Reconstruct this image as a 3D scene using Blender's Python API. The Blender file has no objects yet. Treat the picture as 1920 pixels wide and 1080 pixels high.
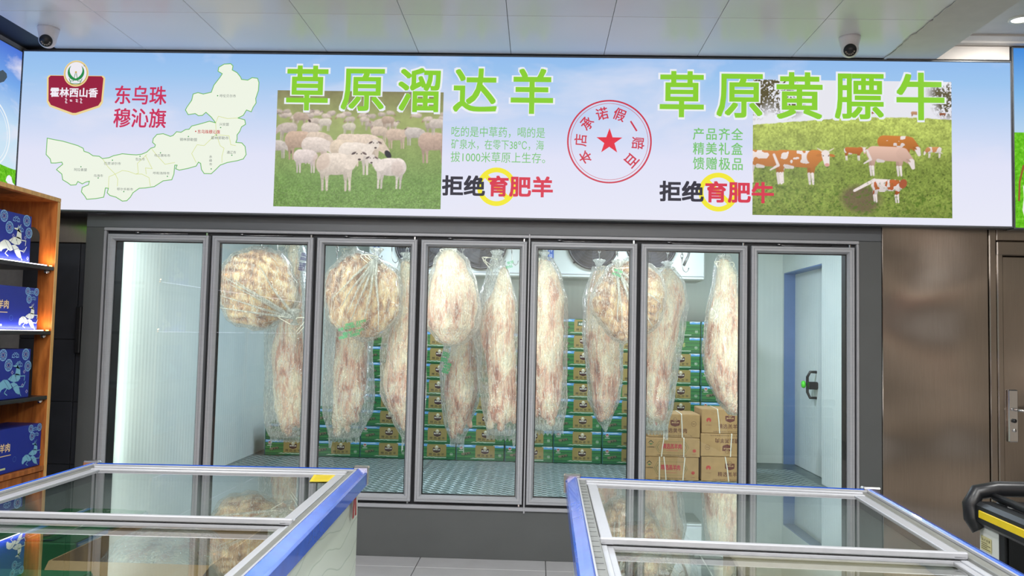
import bpy, bmesh, math, random
import numpy as np
from mathutils import Vector, Matrix, noise
random.seed(7)
S = bpy.context.scene
COL = S.collection

# ------------------------------------------------------------------ camera, world, lights, exposure
FPX, YAW, PITCH, ROLL, CAMZ = 1561.48, .0318, .0571, .0223, 1.43
_f = Vector((-math.sin(YAW)*math.cos(PITCH), math.cos(YAW)*math.cos(PITCH), math.sin(PITCH)))
_r0 = Vector((math.cos(YAW), math.sin(YAW), 0)); _u0 = _r0.cross(_f)
_r = _r0*math.cos(ROLL) + _u0*math.sin(ROLL); _u = _u0*math.cos(ROLL) - _r0*math.sin(ROLL)
camd = bpy.data.cameras.new('camera'); cam = bpy.data.objects.new('camera', camd); COL.objects.link(cam)
camd.sensor_width = 36; camd.lens = FPX/1920*36; camd.clip_start = .05
M = Matrix((_r, _u, -_f)).transposed().to_4x4(); M.translation = (0, 0, CAMZ); cam.matrix_world = M
S.camera = cam
S.view_settings.view_transform = 'Standard'; S.view_settings.look = 'None'
S.view_settings.exposure = 0.0; S.view_settings.gamma = 1.0; S.view_settings.use_curve_mapping = False
S.cycles.transparent_max_bounces = 32; S.cycles.max_bounces = 9; S.cycles.glossy_bounces = 6
S.cycles.sample_clamp_indirect = 4.0; S.cycles.caustics_reflective = False; S.cycles.caustics_refractive = False
W = bpy.data.worlds.new('world'); S.world = W; W.use_nodes = True
W.node_tree.nodes['Background'].inputs[0].default_value = (.62, .66, .74, 1)
W.node_tree.nodes['Background'].inputs[1].default_value = .55

def area(name, loc, aim, sx, sy, power, color=(1, 1, 1), spread=180):
    l = bpy.data.lights.new(name, 'AREA'); l.shape = 'RECTANGLE'; l.size = sx; l.size_y = sy
    l.energy = power; l.color = color; l.spread = math.radians(spread)
    o = bpy.data.objects.new(name, l); COL.objects.link(o); o.location = loc
    o.rotation_euler = (Vector(aim)-Vector(loc)).to_track_quat('-Z', 'Y').to_euler()
    return o
# unseen shop ceiling lamps; rear rows added to fill upright surfaces and rear wall
for (lx, ly) in ((-2.0, 2.6), (.2, 2.2), (2.3, 2.6), (-1.6, .2), (1.2, .2), (-1.6, -2.2), (1.2, -2.2), (-.9, -3.3), (1.6, -3.3)):
    area('shop_and_fill_light', (lx, ly, 3.225), (lx, ly, 0), .28, .28, 40 if ly > 1 else 85, (.99, .985, .97))
# LED strips of the cold room: behind the mullions and under the header
GAP = [-2.859, -2.155, -1.462, -.780, -.065, .645, 1.349, 2.037]
for g in GAP[1:-1]:
    area('mullion_led', (g, 5.50, 1.2), (g, 8, 1.2), .03, 1.6, 5.0, (.95, 1, .95))
area('mullion_led', (-2.70, 5.50, 1.2), (-2.9, 7.2, 1.2), .03, 1.6, 3.5, (.93, 1, .93))
area('mullion_led', (1.98, 5.50, 1.2), (2.5, 7.2, 1.2), .03, 1.6, 20, (.93, 1, .93))
area('header_led', (-.35, 5.50, 2.09), (-.35, 6.5, 1.35), 4.7, .04, 20, (.95, 1, .95))
area('cold_ceiling_lamp', (-1.0, 7.3, 2.55), (-1.0, 7.1, 0), .9, .12, 44, (.72, .83, 1))
area('cold_ceiling_lamp', (1.0, 7.3, 2.55), (1.0, 7.1, 0), .9, .12, 44, (.72, .83, 1))

def at(px, py, Y=None, Z=None, X=None):
    d = _f + _r*((px-960)/FPX) - _u*((py-540)/FPX); o = Vector((0, 0, CAMZ))
    t = Y/d.y if Y is not None else ((Z-CAMZ)/d.z if Z is not None else X/d.x)
    return o + d*t

# ------------------------------------------------------------------ materials
def lin(c):
    return tuple((v/12.92 if v <= .04045 else ((v+.055)/1.055)**2.4) for v in c)
def rgb(r, g, b): return lin((r/255, g/255, b/255))
MATS = {}
class NT:
    def __init__(s, name):
        s.m = bpy.data.materials.new(name); s.m.use_nodes = True; s.t = s.m.node_tree; s.t.nodes.clear()
        s.out = s.n('ShaderNodeOutputMaterial')
    def n(s, ty, **kw):
        nd = s.t.nodes.new(ty)
        for k, v in kw.items():
            if k == 'ins':
                for a, b in v.items(): nd.inputs[a].default_value = b
            else: setattr(nd, k, v)
        return nd
    def l(s, a, b): s.t.links.new(a, b)
    def coords(s, scale=(1, 1, 1), kind='Object', rot=(0, 0, 0)):
        tc = s.n('ShaderNodeTexCoord'); mp = s.n('ShaderNodeMapping')
        mp.inputs['Scale'].default_value = scale; mp.inputs['Rotation'].default_value = rot
        s.l(tc.outputs[kind], mp.inputs[0]); return mp.outputs[0]
    def noise(s, vec, scale, detail=3, rough=.5, dist=0):
        nd = s.n('ShaderNodeTexNoise'); nd.inputs['Scale'].default_value = scale; nd.inputs['Detail'].default_value = detail
        nd.inputs['Roughness'].default_value = rough; nd.inputs['Distortion'].default_value = dist
        s.l(vec, nd.inputs['Vector']); return nd.outputs[0]
    def ramp(s, fac, stops):
        nd = s.n('ShaderNodeValToRGB'); e = nd.color_ramp.elements
        while len(e) < len(stops): e.new(.5)
        for el, (p, c) in zip(e, stops):
            el.position = p; el.color = (*c, 1) if len(c) == 3 else c
        s.l(fac, nd.inputs[0]); return nd.outputs[0]
    def pr(s, col=None, rough=.5, metal=0, spec=.5, normal=None, coat=0):
        p = s.n('ShaderNodeBsdfPrincipled'); p.inputs['Roughness'].default_value = rough if not hasattr(rough, 'links') else .5
        if hasattr(rough, 'links'): s.l(rough, p.inputs['Roughness'])
        p.inputs['Metallic'].default_value = metal; p.inputs['Specular IOR Level'].default_value = spec
        p.inputs['Coat Weight'].default_value = coat
        if hasattr(col, 'links'): s.l(col, p.inputs['Base Color'])
        elif col is not None: p.inputs['Base Color'].default_value = (*col, 1)
        if normal is not None: s.l(normal, p.inputs['Normal'])
        return p.outputs[0]
    def bump(s, h, strength=.3, dist=.01):
        b = s.n('ShaderNodeBump'); b.inputs['Strength'].default_value = strength; b.inputs['Distance'].default_value = dist
        s.l(h, b.inputs['Height']); return b.outputs[0]
    def done(s, shader):
        s.l(shader, s.out.inputs[0]); MATS[s.m.name] = s.m; return s.m

def simple(name, col, rough=.5, metal=0, spec=.5, nscale=30, var=.06, bump=.05, stretch=(1, 1, 1), coat=0):
    t = NT(name); v = t.coords(stretch); h = t.noise(v, nscale, 3)
    lo = tuple(c*(1-var) for c in col); hi = tuple(min(1, c*(1+var)) for c in col)
    c = t.ramp(h, [(.3, lo), (.7, hi)])
    return t.done(t.pr(c, rough, metal, spec, t.bump(h, bump, .002) if bump else None, coat))

ALU = simple('brushed_aluminium', rgb(170, 173, 178), .42, .12, nscale=8, stretch=(1, 1, 60), bump=.02)
ALU_L = simple('light_aluminium', rgb(168, 170, 175), .38, .15, nscale=8, stretch=(1, 60, 1), bump=.02)
ALU_D = simple('dull_track_metal', rgb(128, 129, 124), .42, .3, nscale=14, var=.12)
BLACK = simple('black_plastic', (.010, .011, .013), .35, 0)
GASKET = simple('dark_gasket', (.008, .009, .013), .6, 0)
GREY = simple('dark_grey_sheet', rgb(86, 89, 89), .45, .0, nscale=4, var=.04, bump=.01)
GREY_U = simple('anthracite_sheet', rgb(96, 100, 104), .42, .1, nscale=5, var=.08, bump=.01, stretch=(.3, 1, 3))
WHITE = simple('white_enamel', rgb(224, 228, 222), .3, 0, nscale=5, var=.02, bump=.01)
BLUE = simple('blue_plastic', rgb(26, 84, 190), .25, 0, .5, nscale=20, var=.1, bump=.02, coat=.4)
CHROME = simple('chrome', (.7, .7, .7), .15, 1, nscale=5, bump=0)
STEEL = simple('hook_steel', (.38, .38, .39), .3, 1, nscale=40, bump=.05)
WOOD = None
def mk_wood():
    t = NT('orange_wood'); v = t.coords((1, 1, .12)); n1 = t.noise(v, 28, 5, .6, .6)
    c = t.ramp(n1, [(.3, rgb(120, 62, 22)), (.55, rgb(168, 98, 42)), (.8, rgb(190, 120, 58))])
    return t.done(t.pr(c, .45, 0, .4, t.bump(n1, .1, .002)))
WOOD = mk_wood()
WOOD_E = simple('plywood_edge', rgb(205, 160, 95), .6, nscale=90, var=.2, stretch=(1, 1, .1))
CARD = simple('brown_cardboard', rgb(176, 142, 98), .75, nscale=18, var=.07, bump=.06)
CARD_P = simple('pale_cardboard', rgb(196, 178, 150), .75, nscale=18, var=.07, bump=.06)
GREENBOX = simple('green_carton_board', rgb(30, 110, 62), .5, nscale=20, var=.1, bump=.03)
NAVYBOX = simple('navy_gift_board', rgb(18, 34, 112), .4, nscale=20, var=.08, bump=.02)
STRAP = simple('white_strapping', rgb(225, 222, 210), .45, nscale=200, var=.08)
STRING = simple('cream_twine', rgb(226, 222, 206), .6, nscale=300, var=.15)
CABLE = simple('white_conduit', rgb(225, 228, 228), .4, nscale=10)
CAMW = simple('camera_shell_white', rgb(225, 222, 225), .3, nscale=6, var=.02)
DARKTILE = simple('charcoal_tile', rgb(52, 55, 62), .35, nscale=6, var=.12, bump=.02)
YELLOW = simple('yellow_trim', rgb(235, 205, 20), .4, nscale=20, var=.04)
BRASS = simple('plate_gold', rgb(205, 200, 150), .3, .7, nscale=30, var=.2)
JAMB = simple('shadow_blue_jamb', rgb(104, 130, 176), .45, nscale=10, var=.05)  # blue tone paints in the shadow on the far side of the door reveal
TILE = simple('pale_grey_tile', rgb(190, 190, 192), .18, 0, .5, nscale=5, var=.05, bump=.01)
GROUT = simple('dark_grout', rgb(70, 70, 70), .8)
def mk_ceil():
    t = NT('satin_ceiling_panel'); v = t.coords((1, 1, 1), 'Object'); n1 = t.noise(v, 1.3, 2)
    c = t.ramp(n1, [(.3, rgb(230, 231, 235)), (.7, rgb(238, 239, 243))])
    return t.done(t.pr(c, .22, 0, .55, t.bump(n1, .08, .02)))
CEIL = mk_ceil()
PLASTER = simple('white_plaster', rgb(214, 210, 206), .7, nscale=12, var=.03, bump=.05)
def mk_stain():
    t = NT('brown_stainless'); v = t.coords((.8, .8, 1.3)); n1 = t.noise(v, .95, 1, .4, .2)
    v2 = t.coords((200, 200, 2)); n2 = t.noise(v2, 3, 2)
    b1 = t.bump(n1, 1.0, .30)
    b2 = t.n('ShaderNodeBump', ins={'Strength': .08, 'Distance': .002}); t.l(n2, b2.inputs['Height']); t.l(b1, b2.inputs['Normal'])
    c = t.ramp(n2, [(.2, rgb(168, 158, 148)), (.8, rgb(184, 174, 164))])
    return t.done(t.pr(c, .24, 1, .5, b2.outputs[0]))
STAIN = mk_stain()
def mk_panel_wall():
    t = NT('insulated_panel'); tc = t.n('ShaderNodeTexCoord'); sp = t.n('ShaderNodeSeparateXYZ'); t.l(tc.outputs['Object'], sp.inputs[0])
    ad = t.n('ShaderNodeMath', operation='ADD'); t.l(sp.outputs[0], ad.inputs[0]); t.l(sp.outputs[1], ad.inputs[1])
    mu = t.n('ShaderNodeMath', operation='MULTIPLY', ins={1: 120}); t.l(ad.outputs[0], mu.inputs[0])
    si = t.n('ShaderNodeMath', operation='SINE'); t.l(mu.outputs[0], si.inputs[0])
    v = t.coords(); n1 = t.noise(v, 2, 2)
    c = t.ramp(n1, [(.3, rgb(206, 216, 216)), (.7, rgb(216, 224, 222))])
    return t.done(t.pr(c, .4, 0, .4, t.bump(si.outputs[0], .12, .004)))
PANEL = mk_panel_wall()
def mk_tread():
    t = NT('tread_plate'); v = t.coords(); n1 = t.noise(v, 9, 3)
    c = t.ramp(n1, [(.3, rgb(84, 98, 98)), (.7, rgb(112, 126, 124))])
    return t.done(t.pr(c, .35, .6, .5, t.bump(n1, .1, .004)))
TREAD = mk_tread()
def mk_glass(name, tint, ior, rough=.0, boost=1.0):
    t = NT(name); tr = t.n('ShaderNodeBsdfTransparent'); tr.inputs[0].default_value = (*tint, 1)
    gl = t.n('ShaderNodeBsdfGlossy'); gl.inputs['Roughness'].default_value = rough
    fr = t.n('ShaderNodeFresnel'); fr.inputs[0].default_value = ior
    mu = t.n('ShaderNodeMath', operation='MULTIPLY', use_clamp=True, ins={1: boost}); t.l(fr.outputs[0], mu.inputs[0])
    ge = t.n('ShaderNodeNewGeometry'); iv = t.n('ShaderNodeMath', operation='SUBTRACT', ins={0: 1.0}); t.l(ge.outputs['Backfacing'], iv.inputs[1])
    m0 = t.n('ShaderNodeMath', operation='MULTIPLY'); t.l(mu.outputs[0], m0.inputs[0]); t.l(iv.outputs[0], m0.inputs[1]); mu = m0
    v = t.coords(); n1 = t.noise(v, 3, 1); b = t.bump(n1, .04, .003); t.l(b, gl.inputs['Normal'])
    mx = t.n('ShaderNodeMixShader'); t.l(mu.outputs[0], mx.inputs[0]); t.l(tr.outputs[0], mx.inputs[1]); t.l(gl.outputs[0], mx.inputs[2])
    return t.done(mx.outputs[0])
GLASS = mk_glass('door_glass', (.95, .975, .965), 1.5, .0, 1.6)
LIDGLASS = mk_glass('lid_glass', (.84, .88, .87), 1.5, .0, 1.9)
SMOKE = mk_glass('tinted_side_glass', (.25, .27, .28), 1.5, .0, 1.5)
def mk_bag(name, milk):
    t = NT(name); v = t.coords((1, 1, .35)); n1 = t.noise(v, 16, 4, .6, 2.2)
    v2 = t.coords((1, 1, .6)); n2 = t.noise(v2, 48, 3, .6, 3.0)
    ad = t.n('ShaderNodeMath', operation='ADD'); t.l(n1, ad.inputs[0]); t.l(n2, ad.inputs[1])
    bp = t.bump(ad.outputs[0], .95, .022)
    tr = t.n('ShaderNodeBsdfTransparent'); tr.inputs[0].default_value = (.97, .985, .975, 1)
    df = t.n('ShaderNodeBsdfDiffuse'); df.inputs[0].default_value = (.94, .96, .92, 1); t.l(bp, df.inputs['Normal'])
    tl = t.n('ShaderNodeBsdfTranslucent'); tl.inputs[0].default_value = (.94, .96, .92, 1)
    dm = t.n('ShaderNodeMixShader', ins={0: .55}); t.l(df.outputs[0], dm.inputs[1]); t.l(tl.outputs[0], dm.inputs[2])
    gl = t.n('ShaderNodeBsdfGlossy'); gl.inputs['Roughness'].default_value = .13; t.l(bp, gl.inputs['Normal'])
    lw = t.n('ShaderNodeLayerWeight', ins={0: .35}); t.l(bp, lw.inputs['Normal'])
    wr = t.ramp(n2, [(.52, (milk*.5,)*3), (.72, (min(1, milk*2.6),)*3)])
    vc = t.coords((1, 1, .16), rot=(.12, .2, 0)); n3 = t.noise(vc, 26, 3, .55, 1.0)
    cr = t.ramp(n3, [(.47, (0, 0, 0)), (.495, (.55,)*3), (.505, (.55,)*3), (.53, (0, 0, 0))])
    wa = t.n('ShaderNodeMath', operation='ADD', use_clamp=True); t.l(wr, wa.inputs[0]); t.l(cr, wa.inputs[1]); wr = wa.outputs[0]
    mm = t.n('ShaderNodeMath', operation='MULTIPLY_ADD', use_clamp=True, ins={1: .42}); t.l(lw.outputs['Facing'], mm.inputs[0]); t.l(wr, mm.inputs[2])
    mx = t.n('ShaderNodeMixShader'); t.l(mm.outputs[0], mx.inputs[0]); t.l(tr.outputs[0], mx.inputs[1]); t.l(dm.outputs[0], mx.inputs[2])
    fr = t.n('ShaderNodeFresnel', ins={0: 1.4}); t.l(bp, fr.inputs['Normal'])
    f2 = t.n('ShaderNodeMath', operation='MULTIPLY', use_clamp=True, ins={1: 2.2}); t.l(fr.outputs[0], f2.inputs[0])
    ge = t.n('ShaderNodeNewGeometry'); iv = t.n('ShaderNodeMath', operation='SUBTRACT', ins={0: 1.0}); t.l(ge.outputs['Backfacing'], iv.inputs[1])
    m0 = t.n('ShaderNodeMath', operation='MULTIPLY'); t.l(f2.outputs[0], m0.inputs[0]); t.l(iv.outputs[0], m0.inputs[1]); f2 = m0
    m2 = t.n('ShaderNodeMixShader'); t.l(f2.outputs[0], m2.inputs[0]); t.l(mx.outputs[0], m2.inputs[1]); t.l(gl.outputs[0], m2.inputs[2])
    return t.done(m2.outputs[0])
BAG = mk_bag('clear_plastic_bag', .14)
BAGT = mk_bag('gathered_plastic', .62)
def mk_meat(name, zs, stops, sc=11, rib=False):
    t = NT(name); v = t.coords((1, 1, zs)); n1 = t.noise(v, sc, 6, .62, 1.6)
    v2 = t.coords((1, 1, .5)); n2 = t.noise(v2, 5, 3, .55, .8)
    mx = t.n('ShaderNodeMix', data_type='FLOAT', ins={0: .45}); t.l(n1, mx.inputs[2]); t.l(n2, mx.inputs[3])
    fac = mx.outputs[0]
    if rib:   # pale rib bones stand proud of darker meat between them
        at_ = t.n('ShaderNodeAttribute', attribute_name='Rib'); m_ = t.n('ShaderNodeMath', operation='MULTIPLY_ADD', ins={1: .13}); t.l(at_.outputs['Fac'], m_.inputs[0])
        sb_ = t.n('ShaderNodeMath', operation='SUBTRACT', ins={1: .085}); t.l(fac, sb_.inputs[0]); t.l(sb_.outputs[0], m_.inputs[2]); fac = m_.outputs[0]
    c = t.ramp(fac, stops)
    v3 = t.coords((1, 1, .4)); n3 = t.noise(v3, 60, 4, .6, 1.2)
    return t.done(t.pr(c, .38, 0, .45, t.bump(n3, .55, .008)))
MEAT = mk_meat('carcass_meat', .22, [(.34, rgb(118, 62, 54)), (.41, rgb(186, 124, 106)), (.46, rgb(218, 176, 156)), (.51, rgb(230, 206, 180)), (.56, rgb(236, 224, 202)), (.64, rgb(236, 230, 216)), (.74, rgb(222, 186, 166))], 15)
RIBM = mk_meat('rib_meat', .5, [(.36, rgb(90, 50, 38)), (.43, rgb(142, 94, 70)), (.49, rgb(184, 142, 106)), (.55, rgb(212, 182, 140)), (.63, rgb(230, 212, 178)), (.74, rgb(186, 132, 104))], 16, True)
FLAP = simple('frozen_white_fat', rgb(240, 234, 218), .45, nscale=22, var=.08, bump=.2)
def mk_attr(name, emit, rough=.5, strength=1.0, tex=0):
    t = NT(name); a = t.n('ShaderNodeAttribute', attribute_name='Col')
    if emit:
        e = t.n('ShaderNodeEmission', ins={1: strength}); t.l(a.outputs[0], e.inputs[0])
        g = t.n('ShaderNodeBsdfGlossy', ins={0: (1, 1, 1, 1), 1: .35}); mx = t.n('ShaderNodeMixShader', ins={0: .02})
        t.l(e.outputs[0], mx.inputs[1]); t.l(g.outputs[0], mx.inputs[2]); return t.done(mx.outputs[0])
    return t.done(t.pr(a.outputs[0], rough, 0, .4))
GLOW = mk_attr('backlit_print', True)
PRINT = mk_attr('printed_ink', False, .5)
def emis(name, col, st):
    t = NT(name); e = t.n('ShaderNodeEmission', ins={0: (*col, 1), 1: st}); return t.done(e.outputs[0])
LED = emis('led_white', (.86, .82, 1), 7.0)
LAMP = emis('downlight_glow', (1, .97, .9), 5.0)
LEDO = emis('led_amber', (1, .42, .08), 12.0)
def mk_sky(name, z0, z1, stops, cloud, seedoff=0, grass=None, cscale=1.0):
    """backlit printed sky: gradient over height plus printed clouds, optional grass below height z"""
    t = NT(name); tc = t.n('ShaderNodeTexCoord'); sp = t.n('ShaderNodeSeparateXYZ'); t.l(tc.outputs['Object'], sp.inputs[0])
    mr = t.n('ShaderNodeMapRange', ins={1: z0, 2: z1}); t.l(sp.outputs[2], mr.inputs[0])
    c = t.ramp(mr.outputs[0], stops)
    mp = t.n('ShaderNodeMapping'); mp.inputs['Location'].default_value = (seedoff, seedoff, 0); mp.inputs['Scale'].default_value = (cscale, cscale, 2.2*cscale)
    t.l(tc.outputs['Object'], mp.inputs[0]); n1 = t.noise(mp.outputs[0], 1.25, 5, .55, .3)
    f = t.ramp(n1, [(.53, (0, 0, 0)), (.72, (cloud,)*3)])
    mx = t.n('ShaderNodeMix', data_type='RGBA'); t.l(f, mx.inputs[0]); t.l(c, mx.inputs[6]); mx.inputs[7].default_value = (*rgb(232, 230, 244), 1)
    res = mx.outputs[2]
    if grass is not None:
        n2 = t.noise(tc.outputs['Object'], 42, 5, .7)
        g = t.ramp(n2, [(.3, rgb(70, 150, 20)), (.55, rgb(112, 200, 40)), (.75, rgb(160, 228, 90))])
        n3 = t.noise(tc.outputs['Object'], 2, 2)
        ad = t.n('ShaderNodeMath', operation='MULTIPLY_ADD', ins={1: .10, 2: grass-.05}); t.l(n3, ad.inputs[0])
        lt = t.n('ShaderNodeMath', operation='LESS_THAN'); t.l(sp.outputs[2], lt.inputs[0]); t.l(ad.outputs[0], lt.inputs[1])
        m2 = t.n('ShaderNodeMix', data_type='RGBA'); t.l(lt.outputs[0], m2.inputs[0]); t.l(res, m2.inputs[6]); t.l(g, m2.inputs[7]); res = m2.outputs[2]
    e = t.n('ShaderNodeEmission', ins={1: 1.0}); t.l(res, e.inputs[0])
    return t.done(e.outputs[0])

# ------------------------------------------------------------------ mesh helpers
def tag(o, label=None, cat=None, group=None, kind=None):
    if label: o['label'] = label
    if cat: o['category'] = cat
    if group: o['group'] = group
    if kind: o['kind'] = kind
    return o
def link(name, me, mat=None, parent=None):
    o = bpy.data.objects.new(name, me); COL.objects.link(o)
    if mat is not None and len(me.materials) == 0: me.materials.append(mat)
    if parent: o.parent = parent
    return o
def empty(name, loc=(0, 0, 0), rz=0):
    o = bpy.data.objects.new(name, None); COL.objects.link(o); o.location = loc; o.rotation_euler = (0, 0, rz); o.empty_display_size = .1
    return o
def copy_tree(o, parent=None):
    c = o.copy(); COL.objects.link(c)
    if parent: c.parent = parent
    for ch in list(o.children): copy_tree(ch, c)
    return c
class MB:
    def __init__(s, f=None): s.v = []; s.p = []; s.sm = []; s.f = f
    def add(s, vs, ps, smooth=False):
        b = len(s.v)
        s.v += [tuple(s.f(Vector(v))) if s.f else tuple(v) for v in vs]
        s.p += [tuple(b+i for i in q) for q in ps]; s.sm += [smooth]*len(ps)
        return s
    def box(s, x0, x1, y0, y1, z0, z1, bev=0):
        b = min(bev, (x1-x0)*.45, (y1-y0)*.45, (z1-z0)*.45)
        if b <= 0:
            v = [(x, y, z) for x in (x0, x1) for y in (y0, y1) for z in (z0, z1)]
            return s.add(v, [(0, 1, 3, 2), (4, 6, 7, 5), (0, 4, 5, 1), (2, 3, 7, 6), (0, 2, 6, 4), (1, 5, 7, 3)])
        # chamfered box: three vertices per corner
        vs = []; idx = {}
        for i, x in enumerate((x0, x1)):
            for j, y in enumerate((y0, y1)):
                for k, z in enumerate((z0, z1)):
                    dx = b if i == 0 else -b; dy = b if j == 0 else -b; dz = b if k == 0 else -b
                    for a, p in enumerate(((x, y+dy, z+dz), (x+dx, y, z+dz), (x+dx, y+dy, z))):
                        idx[i, j, k, a] = len(vs); vs.append(p)
        g = lambda i, j, k, a: idx[i, j, k, a]
        ps = []
        for i in (0, 1):
            q = [g(i, 0, 0, 0), g(i, 0, 1, 0), g(i, 1, 1, 0), g(i, 1, 0, 0)]; ps.append(q if i == 0 else q[::-1])
            q = [g(0, i, 0, 1), g(1, i, 0, 1), g(1, i, 1, 1), g(0, i, 1, 1)]; ps.append(q if i == 0 else q[::-1])
            q = [g(0, 0, i, 2), g(0, 1, i, 2), g(1, 1, i, 2), g(1, 0, i, 2)]; ps.append(q if i == 0 else q[::-1])
        for i in (0, 1):
            for j in (0, 1):
                q = [g(i, j, 0, 0), g(i, j, 0, 1), g(i, j, 1, 1), g(i, j, 1, 0)]; ps.append(q if (i == j) else q[::-1])
                q = [g(i, 0, j, 0), g(i, 1, j, 0), g(i, 1, j, 2), g(i, 0, j, 2)]; ps.append(q if (i == j) else q[::-1])
                q = [g(0, i, j, 1), g(0, i, j, 2), g(1, i, j, 2), g(1, i, j, 1)]; ps.append(q if (i == j) else q[::-1])
                for k in (0, 1):
                    q = [g(i, j, k, 0), g(i, j, k, 1), g(i, j, k, 2)]; ps.append(q if (i+j+k) % 2 else q[::-1])
        return s.add(vs, ps)
    def tube(s, pts, r, n=8, closed=False, cap=True):
        pts = [Vector(p) for p in pts]; m = len(pts); vs = []
        up = None
        for i, p in enumerate(pts):
            if closed: t = (pts[(i+1) % m]-pts[i-1]).normalized()
            else: t = (pts[min(i+1, m-1)]-pts[max(i-1, 0)]).normalized()
            if up is None: up = Vector((0, 0, 1)) if abs(t.z) < .9 else Vector((1, 0, 0))
            a = t.cross(up)
            if a.length < 1e-5: a = t.orthogonal()
            a.normalize(); b = a.cross(t).normalized(); up = b
            rr = r[i] if isinstance(r, (list, tuple)) else r
            for k in range(n):
                th = 2*math.pi*k/n; vs.append(p + a*(rr*math.cos(th)) + b*(rr*math.sin(th)))
        ps = []
        for i in range(m if closed else m-1):
            j = (i+1) % m
            for k in range(n): ps.append((i*n+k, j*n+k, j*n+(k+1) % n, i*n+(k+1) % n))
        if cap and not closed: ps += [tuple(range(n))[::-1], tuple((m-1)*n+k for k in range(n))]
        return s.add(vs, ps, True)
    def lathe(s, prof, n=24, c=(0, 0, 0), ax='z', cap=True):
        vs = []
        for (r, h) in prof:
            for k in range(n):
                th = 2*math.pi*k/n; a, b = r*math.cos(th), r*math.sin(th)
                p = (a, b, h) if ax == 'z' else ((a, h, b) if ax == 'y' else (h, a, b))
                vs.append((c[0]+p[0], c[1]+p[1], c[2]+p[2]))
        ps = [(i*n+k, i*n+(k+1) % n, (i+1)*n+(k+1) % n, (i+1)*n+k) for i in range(len(prof)-1) for k in range(n)]
        if cap: ps += [tuple(range(n))[::-1], tuple((len(prof)-1)*n+k for k in range(n))]
        return s.add(vs, ps, True)
    def prism(s, poly, d0, d1, ax='y'):
        n = len(poly)
        f = {'y': lambda a, b, d: (a, d, b), 'x': lambda a, b, d: (d, a, b), 'z': lambda a, b, d: (a, b, d)}[ax]
        vs = [f(a, b, d0) for a, b in poly]+[f(a, b, d1) for a, b in poly]
        return s.add(vs, [tuple(range(n))[::-1], tuple(range(n, 2*n))]+[(i, (i+1) % n, n+(i+1) % n, n+i) for i in range(n)])
    def build(s, name, mat, parent=None, fix=True):
        me = bpy.data.meshes.new(name); me.from_pydata(s.v, [], s.p)
        me.polygons.foreach_set('use_smooth', s.sm); me.update()
        if fix:
            bm = bmesh.new(); bm.from_mesh(me); bmesh.ops.recalc_face_normals(bm, faces=bm.faces); bm.to_mesh(me); bm.free()
        return link(name, me, mat, parent)
def colattr(me, per_face):
    a = me.color_attributes.new('Col', 'FLOAT_COLOR', 'CORNER'); buf = np.ones((len(me.loops), 4), np.float32)
    k = 0
    for p, c in zip(me.polygons, per_face):
        n = p.loop_total; buf[p.loop_start:p.loop_start+n, :3] = c
    a.data.foreach_set('color', buf.ravel())

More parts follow.
